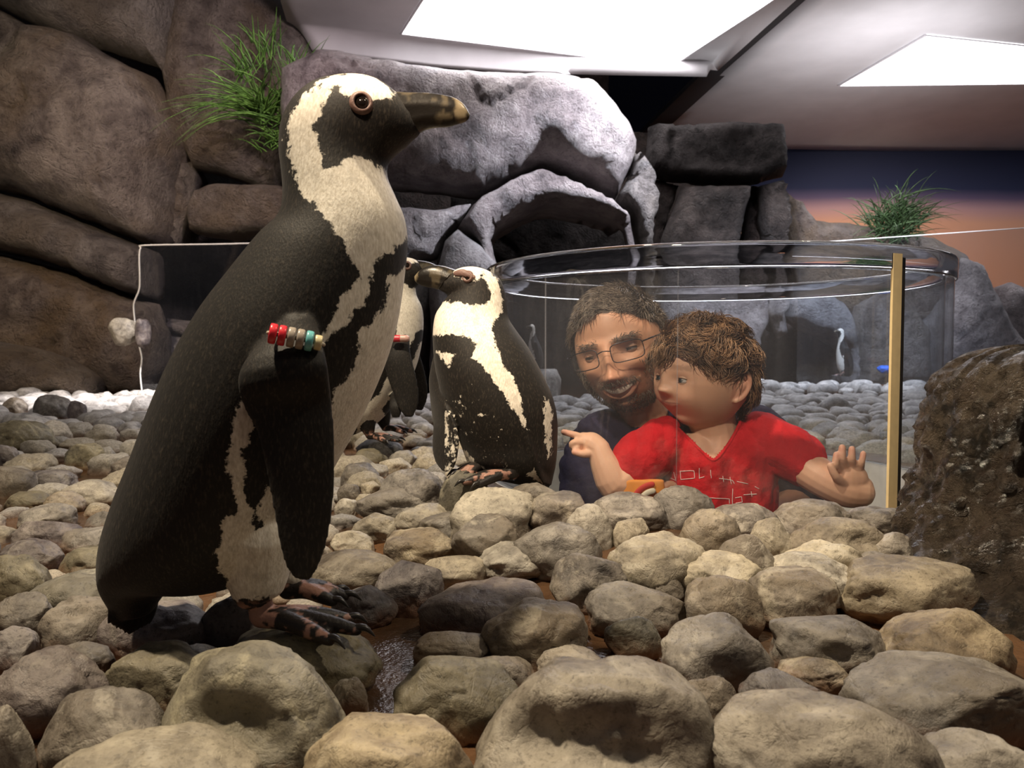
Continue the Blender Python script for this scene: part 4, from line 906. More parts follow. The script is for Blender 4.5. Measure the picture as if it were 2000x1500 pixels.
# --- the second penguin, seen from the front with its head turned left
def second_penguin():
    Y = 1.40
    body = [((1052, 962), (1075, 964)), ((938, 930), (1080, 940)), ((915, 905), (1086, 905)), ((900, 868), (1089, 862)), ((878, 812), (1088, 815)), ((864, 772), (1078, 772)), ((853, 728), (1055, 722)), ((848, 690), (1030, 676)), ((846, 652), (1008, 645)),
            ((850, 616), (994, 622)), ((862, 596), (989, 592)), ((866, 588), (985, 566)), ((872, 582), (977, 546)), ((876, 578), (960, 532)), ((872, 574), (935, 522)), ((865, 570), (910, 521)), ((858, 566), (892, 526)), ((852, 562), (884, 531))]
    hw = [.012, .060, .078, .086, .092, .092, .088, .080, .070, .058, .048, .043, .040, .038, .036, .030, .022, .012]
    dy = [.055, .02, 0, 0, -.006, -.01, -.012, -.01, -.006, 0, 0, 0, 0, 0, 0, 0, 0, 0]
    hw = [h_ * 0.93 for h_ in hw]; R_ = prings(body, hw, Y, dy); shells = [loft(R_)]
    root = thing('penguin', P(985, 945, 1.4), 'smaller penguin with a black speckled chest standing by the clear bubble', 'penguin')
    k = lambda u, v, o_: P(u, v, Y + o_)
    shells.append(flipper([(k(975, 680, -.055), k(1030, 690, 0.0), .014), (k(985, 720, -.075), k(1052, 730, .0), .013), (k(1000, 760, -.085), k(1072, 775, .0), .010), (k(1016, 810, -.085), k(1082, 830, .005), .008), (k(1030, 860, -.080), k(1085, 880, .01), .007), (k(1044, 905, -.07), k(1082, 920, .01), .006), (k(1060, 945, -.05), k(1076, 950, 0.0), .003)]))
    shells.append(flipper([(k(880, 700, 0.0), k(852, 690, .05), .012), (k(872, 750, -.01), k(842, 740, .06), .012), (k(872, 790, -.05), k(846, 800, .04), .010), (k(890, 830, -.065), k(848, 830, .02), .008), (k(896, 865, -.07), k(845, 875, .0), .007), (k(890, 905, -.07), k(852, 905, -.02), .005), (k(880, 922, -.07), k(866, 922, -.04), .002)]))
    soles = [P(1000, 944, 1.338), P(952, 928, 1.372)]
    for s_ in soles: shells.append(tube([s_ + [.02, .04, .09], s_ + [.008, .018, .05], s_ + [0, 0, .02]], [.036, .026, .013], 14, 4))
    V, Fc, N = remesh(shells, 0.0028, 4); pid = nearest_id(V, shells); U = pix(V); kk = Y / F
    W = [(884, 530), (900, 512), (919, 512), (954, 526), (974, 549), (981, 577), (981, 608), (968, 626), (961, 643), (968, 678), (978, 702), (1002, 733), (1013, 768), (1023, 802), (1030, 850), (1013, 820), (992, 782), (968, 750), (943, 716), (923, 695), (930, 671), (919, 660), (888, 653), (867, 652), (830, 664), (815, 636), (830, 600), (866, 591), (895, 589), (923, 593), (950, 596), (961, 574), (954, 553), (940, 537), (936, 546), (916, 549), (888, 537)]
    sd = np.maximum.reduce([poly_sd(U, w_) * kk for w_ in (W, [(853, 688), (890, 690), (874, 718)], [(1050, 905), (1062, 945), (1030, 930)], [(905, 880), (945, 915), (922, 918)])])
    tri = np.minimum.reduce([np.linalg.norm(U - np.array(c_), axis=1) for c_ in [(919, 775), (925, 800), (935, 815), (948, 840), (955, 862), (970, 885), (895, 800), (905, 845), (985, 900)]]) * kk
    sd = np.maximum(sd, -0.0024 - tri * 0.11)
    yc = np.interp(U[:, 1], [590, 700, 900], [Y, Y, Y]); back = (yc + 0.012 - V[:, 1]); sd = np.where(U[:, 1] > 625, np.minimum(sd, back), sd)
    sd = np.where(pid == 1, -0.03, sd); sd = np.where(pid == 2, np.where((np.abs(U[:, 0] - 882) < 14) & (U[:, 1] > 800), -0.001, -0.03), sd)
    W5 = [(1062, 775), (1078, 800), (1076, 880), (1070, 895), (1064, 850)]; sd = np.where(N[:, 1] < 0.1, np.maximum(sd, poly_sd(U, W5) * kk), sd)
    sd = np.where(pid >= 3, -0.01, sd); finish_body(root, V, Fc, sd, np.where(pid >= 3, sstep(925, 935, U[:, 1]), 0))
    beak(root, [((893, 528), (856, 566)), ((868, 520), (846, 563)), ((848, 518), (834, 561)), ((830, 522), (822, 557)), ((818, 530), (814, 553)), ((809, 540), (810, 548))], [.022, .018, .015, .0115, .008, .002], Y, (0.75, 0.9))
    eye(root, P(914, 541, Y - 0.032), 0.0062, (-0.35, -1, 0.2), 1.8); eye(root, P(914, 541, Y + 0.034), 0.0062, (-0.35, 1, 0.2), 1.8)
    o = obj('brow_patch', *tube([P(890, 534, Y - .0305), P(905, 533, Y - .035), P(925, 541, Y - .037)], [.0045, .0065, .0035], 10, 4, side=(0, 1, 0), flat=0.5), M['lid'], root); tag(o, 'bare pink skin above the eye')
    pfoot(root, soles[0], 3.55, 0.085, spread=0.36); pfoot(root, soles[1], 3.75, 0.06, spread=0.35)
second_penguin()

# --- the third, mostly hidden behind the large one
def third_penguin():
    Y = 2.35
    body = [((612, 858), (640, 862)), ((608, 822), (690, 850)), ((622, 780), (742, 822)), ((640, 735), (785, 768)), ((665, 692), (812, 718)), ((695, 652), (824, 668)), ((722, 622), (827, 630)), ((740, 595), (824, 600)), ((748, 570), (814, 578)),
            ((752, 538), (812, 562)), ((764, 515), (818, 556)), ((785, 503), (824, 552)), ((806, 505), (830, 548)), ((820, 512), (836, 544))]
    hw = [.025, .060, .085, .095, .096, .088, .075, .062, .050, .044, .042, .040, .032, .018]
    shells = [loft(prings(body, hw, Y))]; root = thing('penguin', P(730, 862, Y), 'penguin standing half hidden behind the large one, beak crossing its neighbour', 'penguin')
    for s in (-1, 1):
        k = lambda u, v, o_: P(u, v, Y - 0.118 + o_) * [1, 1, 1] if s < 0 else P(u, v, Y - 0.118 + o_) * [1, -1, 1] + [0, 2 * Y, 0]
        shells.append(flipper([(k(772, 660, .035), k(800, 655, .035), .016), (k(752, 700, .01), k(802, 690, .01), .014), (k(756, 735, 0), k(812, 730, 0), .010), (k(768, 770, -.005), k(818, 765, 0), .008), (k(778, 797, -.01), k(816, 795, 0), .006), (k(790, 815, -.01), k(806, 816, -.005), .003)]))
    shells.append(flipper([(P(765, 760, Y - .02), P(795, 755, Y - .02), .01), (P(760, 790, Y - .09), P(790, 785, Y - .09), .008), (P(764, 815, Y - .1), P(782, 815, Y - .1), .004)]))
    soles = [P(722, 862, Y - 0.03), P(752, 846, Y + .06)]
    for s_ in soles: shells.append(tube([s_ + [-.03, 0, .12], s_ + [-.01, 0, .06], s_ + [0, 0, .02]], [.045, .03, .014], 14, 4))
    V, Fc, N = remesh(shells, 0.004, 3); pid = nearest_id(V, shells); Q = V.copy(); Q[:, 1] = Y - np.abs(V[:, 1] - Y); U = pix(Q); kk = Y / F
    W = [(826, 512), (810, 495), (785, 498), (765, 515), (752, 545), (752, 580), (765, 610), (775, 640), (772, 680), (765, 720), (740, 770), (700, 800), (695, 850), (735, 850), (760, 820), (745, 800), (775, 760), (785, 710), (795, 690), (815, 645), (850, 640), (850, 560), (816, 565), (800, 562), (785, 550), (780, 530), (788, 520), (800, 514)]
    W2 = [(850, 655), (822, 668), (808, 700), (796, 740), (770, 790), (768, 835), (850, 800)]
    sd = np.maximum(poly_sd(U, W), poly_sd(U, W2)) * kk; sd = np.where((pid > 0) & (pid < 4), -0.03, sd); sd = np.where(pid >= 4, -.01, sd)
    finish_body(root, V, Fc, sd, np.where(pid >= 4, sstep(838, 850, U[:, 1]), 0))
    beak(root, [((814, 508), (828, 550)), ((834, 511), (842, 545)), ((850, 517), (856, 543)), ((862, 526), (864, 541)), ((868, 535), (868, 539))], [.022, .017, .013, .008, .002], Y)
    eye(root, P(795, 519, Y - 0.038), 0.0068, (0.2, -1, 0.1), 2.1); eye(root, P(795, 519, Y - 0.038) * [1, -1, 1] + [0, 2 * Y, 0], 0.0068, (0.2, 1, 0.1), 2.1)
    pfoot(root, soles[0], -0.45, 0.10); pfoot(root, soles[1], -0.2, 0.085)
    b = P(776, 661, Y - 0.13); band = obj('wing_band', *tube([b + [-.02, 0, 0], b + [.0, -.004, 0], b + [.02, 0, 0], b + [.025, .03, 0], b + [-.02, .03, 0]], [.002] * 5, 6, 3), plain('cord', (.5, .4, .35), .6), root)
    for i, c_ in enumerate(((0.7, .05, .08), (.65, .4, .35))): obj('bead', *tube([b + [-.008 + i * .017, 0, 0], b + [.008 + i * .017, 0, 0]], [.010, .010], 12, 4), plain('bead_red_%d' % i, c_, .3), band)
third_penguin()

# --- a far penguin and a second penguin shape seen through the bubble
def far_penguin(u0, vtop, vfoot, Y, flip, label, hgt):
    k = (vfoot - vtop) / 100.0; mp = lambda x, y: (u0 + flip * x * k, vtop + y * k)
    body = [((8, 99), (16, 100)), ((-2, 92), (22, 94)), ((-8, 75), (24, 76)), ((-9, 55), (21, 56)), ((-8, 42), (15, 42)), ((-6, 32), (10, 32)), ((-5, 24), (7, 23)), ((-6, 16), (6, 14)), ((-6, 12), (5, 6)), ((-7, 10), (0, 1)), ((-10, 10), (-7, 3))]
    hw = np.array([.01, .05, .075, .078, .066, .05, .04, .036, .034, .028, .014]) * hgt / 0.55
    sh = [loft(prings([(mp(*a_), mp(*b_)) for a_, b_ in body], hw, Y, None, 4, 28))]
    rr = [((2, 40), (10, 40), .012), ((3, 55), (14, 55), .010), ((5, 70), (15, 70), .008), ((8, 82), (13, 82), .004)]
    for s in (-1, 1): sh.append(flipper([(P(*mp(*a_), Y) + [0, s * (0.075 + .01 * i) * hgt / .55, 0], P(*mp(*b_), Y) + [0, s * (0.075 + .01 * i) * hgt / .55, 0], t_ * .8) for i, (a_, b_, t_) in enumerate(rr)], 20, 3))
    root = thing('penguin', P(*mp(5, 100), Y), label, 'penguin')
    V, Fc, N = remesh(sh, 0.006, 3); pid = nearest_id(V, sh); Q = V.copy(); Q[:, 1] = Y - np.abs(V[:, 1] - Y); U = pix(Q)
    W = [mp(*q) for q in [(-7, 4), (0, -2), (5, 4), (6, 14), (5, 22), (-1, 30), (-4, 40), (-2, 50), (2, 60), (4, 75), (4, 96), (-14, 96), (-16, 40), (-12, 24), (-3, 20), (0, 12), (-2, 7)]]
    W2 = [mp(*q) for q in [(3, 55), (5, 56), (6, 80), (5, 96), (2, 96), (2, 75)]]
    sd = np.maximum(poly_sd(U, W), poly_sd(U, W2)) * Y / F; sd = np.where(pid > 0, -.05, sd); finish_body(root, V, Fc, sd, 0 * sd)
    beak(root, [(mp(-7, 4), mp(-6, 11)), (mp(-11, 5), mp(-10, 10)), (mp(-15, 8), mp(-15, 9))], [.02, .012, .002], Y)
    for s in (-1, 1):
        a_ = P(*mp(4 + 2 * s, 100), Y + s * .03); pfoot(root, a_, math.pi if flip > 0 else 0.0, 0.07)
far_penguin(1643, 640, 736, 6.35, 1, 'far penguin seen from the side against the pale rock behind the bubble', 0.45)
far_penguin(1040, 632, 722, 4.9, 1, 'small penguin shape glimpsed through the left side of the clear bubble', 0.4)  # penguin shape built for a pale upright patch in the bubble

g_ = P(1040, 722, 4.9); V = pebble(333, ICO4, 1.2); zt = V[:, 2].max(); V = V * [0.17, 0.15, g_[2] + 0.01] + [g_[0] + 0.02, 4.9, 0.0]
tag(obj('boulder', V, ICO4[1], M['stone_far'], None, (g_[0] + 0.02, 4.9, 0)), 'low boulder carrying the small penguin shape seen through the left of the bubble', 'stone')
# ------------------------------------------------------------------ people inside the bubble
M['skin'] = vcol('skin', 0.48, 0.12, 500, 0.35, 0.15)
def hair_mat(name, a_, b_):
    t = NT(name); n = t.noise(40, 3, vec=t.coord()); return t.done(t.ramp(n, [(0.35, a_), (0.65, b_)]), 0.42, None, 0.45)
M['hair_man'] = hair_mat('greying_hair', (0.040, 0.028, 0.020), (0.19, 0.15, 0.118)); M['hair_kid'] = hair_mat('brown_hair', (0.055, 0.028, 0.014), (0.24, 0.13, 0.065))
def cloth(name, col, scale=25):
    t = NT(name); c = t.coord(); n = t.noise(scale, 4, vec=c); wv = t.noise(900, 2, vec=c)
    return t.done(t.mix(n, tuple(x * 0.75 for x in col), tuple(min(1, x * 1.15) for x in col)), 0.85, t.bump(t.math('ADD', t.math('MULTIPLY', n, 2.5), t.math('MULTIPLY', wv, 0.15)), 0.5, 0.008), 0.15)
M['navy'] = cloth('navy_cloth', (0.022, 0.020, 0.045)); M['red'] = cloth('red_cloth', (0.50, 0.012, 0.018)); M['denim'] = cloth('denim', (0.03, 0.045, 0.09)); M['shorts'] = cloth('grey_cloth', (0.10, 0.10, 0.11))
def gauss(x, z, x0, z0, sx, sz): return np.exp(-((x - x0) / sx) ** 2 - ((z - z0) / sz) ** 2)
def head_local(kid):
    nu, nv = 150, 110; th = np.linspace(0.02, math.pi - 0.02, nv); ph = np.arange(nu) * 2 * math.pi / nu; TH, PH = np.meshgrid(th, ph, indexing='ij')
    st, ct = np.sin(TH), np.cos(TH); lower = ct < 0
    rho = np.where(lower, st ** 0.72, st ** 0.92); ax, ay, az = (0.405, 0.475, 0.5) if kid else (0.365, 0.455, 0.5)
    X = ax * rho * np.sin(PH); Yl = -ay * rho * np.cos(PH); Z = az * ct; fr = sstep(0.0, 0.5, np.cos(PH))
    t = np.clip((-0.08 - Z) / 0.42, 0, 1)
    X = X * (1 - (0.22 if kid else 0.24) * t ** 1.5); Yl = np.where(Yl > 0, Yl * (1 - 0.5 * t), Yl * (1 - (0.27 if kid else 0.03) * t))
    Yl = Yl + 0.03 * t
    x, z = X.copy(), Z.copy(); d = 0
    ez = -0.055 if kid else -0.01; nz = -0.155 if kid else -0.20; mz = -0.275 if kid else -0.305
    if kid:
        feats = [(0, nz, .05, .042, .065), (0, -.08, .045, .08, .03), (-.055, nz - .005, .035, .035, .035), (.055, nz - .005, .035, .035, .035), (-.14, ez, .075, .05, -.045), (.14, ez, .075, .05, -.045), (0, .14, .22, .10, .02),
                 (-.20, -.23, .14, .12, .06), (.20, -.23, .14, .12, .06), (0, mz, .11, .05, .018), (0, -.43, .09, .06, .035), (0, -.375, .08, .025, -.015)]
    else:
        feats = [(0, nz, .052, .05, .105), (0, -.10, .042, .10, .06), (0, 0.0, .04, .06, .02), (-.062, nz - .008, .036, .035, .045), (.062, nz - .008, .036, .035, .045), (-.155, ez, .08, .05, -.05), (.155, ez, .08, .05, -.05),
                 (-.13, .075, .10, .035, .022), (.13, .075, .10, .035, .022), (-.21, -.13, .09, .07, .04), (.21, -.13, .09, .07, .04), (0, -.30, .15, .10, .022), (0, -.45, .11, .06, .045), (0, -.395, .10, .025, -.018), (-.19, -.22, .03, .08, -.014), (.19, -.22, .03, .08, -.014)]
    for x0, z0, sx, sz, A in feats: d = d + A * gauss(x, z, x0, z0, sx, sz)
    Yl = Yl - d * fr
    Vh = np.stack([X.ravel(), Yl.ravel(), Z.ravel()], 1); rings = [Vh[i * nu:(i + 1) * nu] for i in range(nv)]
    return loft(rings[::-1]) + (Vh,)
def person(name, label, kid, centre, Hh, yaw, pitch, roll):
    base = (centre[0], centre[1], -0.85); root = thing(name, base, label, 'person')
    Rm = np.array((Euler((0, 0, math.radians(yaw))).to_matrix() @ Euler((math.radians(pitch), 0, 0)).to_matrix() @ Euler((0, math.radians(roll), 0)).to_matrix()))
    L2W = lambda v_: (np.asarray(v_, float) * Hh) @ Rm.T + centre
    W2L = lambda v_: ((np.asarray(v_, float) - centre) @ Rm) / Hh
    hv, hf, raw = head_local(kid); front = raw[raw[:, 1] < -0.05]
    kd = KDTree(len(front))
    for i, p in enumerate(front): kd.insert((p[0], 0, p[2]), i)
    kd.balance(); sy = lambda x, z: front[kd.find((x, 0, z))[1]][1]
    sh = [(L2W(hv), hf)]
    for s in (-1, 1):                                          # ears
        ex = 0.385 if kid else 0.355; ez = -0.07 if kid else -0.05; q = 1.1 if kid else 1.0
        hel = [(ex - .02, .00, ez + .06), (ex + .03, .03, ez + .105 * q), (ex + .055, .085, ez + .09 * q), (ex + .055, .105, ez + .0), (ex + .03, .065, ez - .085 * q), (ex + .0, .015, ez - .125 * q)]
        sh.append(tube(L2W([(s * a_, b_, c_) for a_, b_, c_ in hel]), np.array([.02, .022, .022, .02, .024, .022]) * Hh, 10, 4))
        sh.append(tube(L2W([(s * (ex - .01), .05, ez + .06), (s * (ex + .012), .05, ez - .0), (s * (ex - .01), .03, ez - .09)]), np.array([.035, .045, .028]) * Hh, 12, 4))
    lips = []
    if kid: curves = [([(-.105, -.258), (-.05, -.259), (0, -.265), (.05, -.259), (.105, -.258)], .010), ([(-.10, -.263), (0, -.288), (.10, -.263)], .011)]
    else: curves = [([(-.175, -.238), (-.09, -.262), (0, -.270), (.09, -.262), (.175, -.238)], .011), ([(-.175, -.240), (-.09, -.335), (0, -.365), (.09, -.335), (.175, -.240)], .016)]
    for cv, r in curves:
        pts = [(x, sy(x, z) - 0.002, z) for x, z in cv]; lt = tube(L2W(pts), np.array([r * .6] + [r] * (len(cv) - 2) + [r * .6]) * Hh, 10, 4); sh.append(lt); lips.append(lt)
    return root, sh, L2W, W2L, sy, raw, lips
def face_paint(V, W2L, kid, skin, hairc, body_skin):
    q = W2L(V); x, y, z = q.T; c = np.tile(np.array(body_skin, float), (len(V), 1)); inh = (np.abs(x) < .5) & (np.abs(y) < .65) & (z > -.56) & (z < .6)
    front = sstep(0.05, -0.2, y); n = fbm(V * 300, 2, 3); n2 = fbm(V * 60, 3, 6)
    def lay(mask, col): nonlocal c; m = np.clip(mask, 0, 1)[:, None] * inh[:, None]; c = c * (1 - m) + np.array(col) * m
    red = (0.62, 0.22, 0.16)
    for s in (-1, 1): lay(0.16 * gauss(x, z, s * .20, -.19, .10, .07) * front, red)
    lay((0.08 if kid else 0.2) * gauss(x, z, 0, -.19, .07, .05) * front, red); lay(0.35 * ((np.abs(x) > .36) & (y > -.05) & (y < .2) & (np.abs(z + .04) < .15)), red)
    hl = np.interp(y, [-.47, -.36, -.25, -.08, .0, .12, .3, .5], [.32, .31, .20, .11, -.06, -.02, -.28, -.34] if not kid else [.20, .18, .12, .08, .02, .0, -.30, -.40])
    lay(sstep(-.015, .02, z - hl + .02 * n2) * (y < .5), hairc)
    ez = -0.055 if kid else -0.01
    for s in (-1, 1):
        ax_ = np.abs(x); br = sstep(.028, .012, np.abs(z - (ez + (.115 if kid else .085) - .35 * (ax_ - .15) ** 2 * 4)) + .01 * n) * sstep(.05, .08, ax_) * sstep(.27, .22, ax_) * front
        lay(br * (0.35 if kid else 0.7), hairc); break
    lay(0.45 * (gauss(x, z, .155, ez, .07, .04) + gauss(x, z, -.155, ez, .07, .04)) * front, (0.30, 0.13, 0.09))
    mz = -.275 if kid else -.30; lipm = gauss(x, z, 0, mz, .10 if kid else .14, .03) * front
    if not kid:
        bd = sstep(-.13, -.21, z + .10 * np.clip(.2 - np.abs(x), 0, .2) * 2 - .0) * sstep(.12, .0, y)
        must = sstep(.05, .02, np.abs(z + .245)) * (np.abs(x) < .17) * front; side = sstep(.24, .30, np.abs(x)) * sstep(.05, -.05, z) * sstep(.1, .0, y) * sstep(-.30, -.2, y)
        bm_ = np.clip(np.maximum.reduce([bd * np.maximum(sstep(-.33, -.38, z), sstep(.15, .21, np.abs(x))), must, side, bd * .35]), 0, 1) * (1 - np.clip(1.3 * gauss(x, z, .2, -.12, .09, .07) + 1.3 * gauss(x, z, -.2, -.12, .09, .07), 0, 1)) * front ** .3
        lay(np.clip(bm_ * (0.42 + 0.35 * n), 0, .7), (0.11, 0.065, 0.045))
    lay((0.38 if kid else 0.8) * lipm, (0.46, 0.15, 0.12))
    if kid: lay(0.85 * sstep(.010, .003, np.abs(z + .262 - .25 * x ** 2)) * sstep(.125, .09, np.abs(x)) * front, (0.26, 0.08, 0.06)); lay(.18 * (gauss(x, z, .035, -.19, .014, .010) + gauss(x, z, -.035, -.19, .014, .010)) * front, (0.22, 0.08, 0.06))  # dark mouth line and nostril shadows painted into the skin colour
    return c
def eyes(root, L2W, sy, kid, gaze, up, lo, iris, skin, Hh):
    ez = -0.055 if kid else -0.01; r = .062 if kid else .056
    for s in (-1, 1):
        x = (.14 if kid else .155) * s; cy = sy(x, ez) + r * 0.72; c_ = np.array([x, cy, ez]); v_, f_ = ball(c_, r, 28, 18); dr = (v_ - c_) / r; g = np.array(gaze, float); g /= np.linalg.norm(g); a_ = np.arccos(np.clip(dr @ g, -1, 1))
        e = obj('eye', L2W(v_), f_, M['eyecol'], root)
        col = np.tile([.55, .50, .46], (len(v_), 1)); col[a_ < .52] = iris; col[a_ < .26] = (.01, .01, .01); cattr(e, col)
        for lo_, hi_ in ((up, 100), (-100, lo)):
            t0, t1 = math.radians(max(lo_, -85)), math.radians(min(hi_, 85)); nu, nv = 20, 9; rows = []
            for i in range(nv):
                az = np.linspace(-1.45, 1.45, nu); tp = np.cos(az * 1.08) ** .8 if True else 1; e0 = t0 * (tp if lo_ == up else 1); e1_ = t1 * (tp if lo_ != up else 1); el = e0 + (e1_ - e0) * i / (nv - 1)
                el = el + 0 * az; rows.append(c_ + 1.10 * r * np.stack([np.cos(el) * np.sin(az), -np.cos(el) * np.cos(az), np.sin(el)], 1))
            A = np.concatenate(rows); B = c_ + (A - c_) * 0.93; N = len(A); Fq = [(i * nu + j, i * nu + j + 1, (i + 1) * nu + j + 1, (i + 1) * nu + j) for i in range(nv - 1) for j in range(nu - 1)]
            rim = list(range(nu)); rim2 = [(nv - 1) * nu + j for j in range(nu)]
            Fq = Fq + [tuple(N + k_ for k_ in q[::-1]) for q in Fq] + [(a2 + 1, a2, N + a2, N + a2 + 1) for a2 in rim[:-1]] + [(a2, a2 + 1, N + a2 + 1, N + a2) for a2 in rim2[:-1]]
            o = obj('eyelid', L2W(np.concatenate([A, B])), Fq, M['skin'], root); cc = np.tile(np.array(skin) * .8, (2 * N, 1))
            edge = rim if lo_ == up else rim2
            for j in edge: cc[j] = cc[j + N] = (.06, .03, .02)
            cattr(o, cc)
M['eyecol'] = vcol('eyeball', 0.08, 0, 100, 0.5)
def strands(root, name, raw, L2W, Hh, mat, sel, n, length, rad, curl, seed, flow, lift=0.35, droop=0.3, freq=5.0, clump=0.0):
    """n tapered strands rooted on the selected scalp points, laid along flow (vectorised)"""
    rg = np.random.RandomState(seed); idx = np.where(sel(raw))[0]; m = 8; sd_ = 4
    st = np.sqrt(np.maximum(1e-3, 1 - (raw[idx, 2] / .5) ** 2)); idx = rg.choice(idx, n, p=st / st.sum())
    un = lambda a_: a_ / (np.linalg.norm(a_, axis=-1, keepdims=True) + 1e-9)
    p = raw[idx] + rg.randn(n, 3) * .012; nrm = un(p / np.array([.38, .46, .5]) ** 2)
    ck = np.floor(p * 7.0); ph = rg.uniform(0, 6.28, n); jit = rg.randn(n, 3) * .45
    if clump:
        cn = np.stack([_hash(*[ck[:, i].astype(np.int64) for i in range(3)], 50 + q) for q in range(4)], 1); ph = ph * (1 - clump) + cn[:, 3] * 3.14 * clump; jit = jit * (1 - clump) + cn[:, :3] * .9 * clump
    f_ = flow(p) + jit; f_ = un(f_ - nrm * (f_ * nrm).sum(1, keepdims=True)); L = length * rg.uniform(.6, 1.25, (n, 1)); b_ = np.cross(nrm, f_)
    d = un(f_ + nrm * lift * rg.uniform(.4, 1.3, (n, 1))); c_ = p.copy(); pts = []
    for k in range(m):
        pts.append(c_.copy()); tt = k / (m - 1)
        d2 = un(d + curl * (b_ * np.sin(ph + freq * tt)[:, None] + nrm * .6 * np.cos(ph + freq * tt)[:, None]) - nrm * droop * tt + np.array([0, 0, -.25 * tt]))
        c_ = c_ + d2 * L / (m - 1); e = np.sqrt((c_[:, 0] / .39) ** 2 + (c_[:, 1] / .47) ** 2 + (c_[:, 2] / .505) ** 2)[:, None]
        c_ = np.where(e < 1.01, c_ * (1.012 / e), c_)
    pts = np.stack([L2W(q) for q in pts], 1); T = un(np.gradient(pts, axis=1)); e1 = un(np.cross(T, np.array([.3, .9, .2]))); e2 = np.cross(T, e1)
    kk = np.arange(m); r = (rad * (1 - (kk / (m - 1)) ** 2.5) * (0.6 + .4 * np.minimum(1, kk)) + 1e-4)[None, :, None, None]
    an = np.arange(sd_) * 2 * math.pi / sd_; V = pts[:, :, None, :] + (e1[:, :, None, :] * np.cos(an)[None, None, :, None] + e2[:, :, None, :] * np.sin(an)[None, None, :, None] * .6) * r
    I = np.arange(n * m * sd_).reshape(n, m, sd_); J = np.roll(I, -1, 2); Fc = np.stack([I[:, :-1], J[:, :-1], J[:, 1:], I[:, 1:]], -1).reshape(-1, 4)
    return obj(name, V.reshape(-1, 3), Fc, mat, root)
def shirt(root, shells, mat, voxel, cut, ymid, seed, amp=0.004, name='shirt'):
    V, Fc, N = remesh(shells, voxel, 6)
    V = V + N * (amp * fbm(V * [22, 22, 11], 3, seed) + amp * .8 * np.abs(fbm(V * [14, 14, 30] + V[:, [0]] * 12, 2, seed + 2)))[:, None]
    U = pix(V)
    if cut is not None:
        bv = BVHTree.FromPolygons([tuple(q) for q in V], Fc); pts = []
        for u, v_ in crom(cut[:-2], 5):
            d = Vector(ray(u, v_)).normalized(); hit = bv.ray_cast(Vector((0, 0, H)), d)
            if hit[0] is not None and hit[0].y < ymid + .02: pts.append(np.array(hit[0]))
        if len(pts) > 4: obj('collar', *tube(pts, [.0034] * len(pts), 8, 1), mat, root)
        ins = (poly_sd(U, cut) > 0) & (V[:, 1] < ymid); Fc = [f_ for f_ in Fc if not all(ins[i] for i in f_)]
        used = np.unique(np.array([i for f_ in Fc for i in f_])); mp_ = -np.ones(len(V), int); mp_[used] = np.arange(len(used)); V = V[used]; Fc = [tuple(mp_[i] for i in f_) for f_ in Fc]
    o = obj(name, V, Fc, mat, root); s = o.modifiers.new('thick', 'SOLIDIFY'); s.thickness = 0.0022; s.offset = 1; return o, V, Fc
def finger(pts, r0): return tube(pts, np.linspace(r0, r0 * .78, len(pts)), 10, 3)

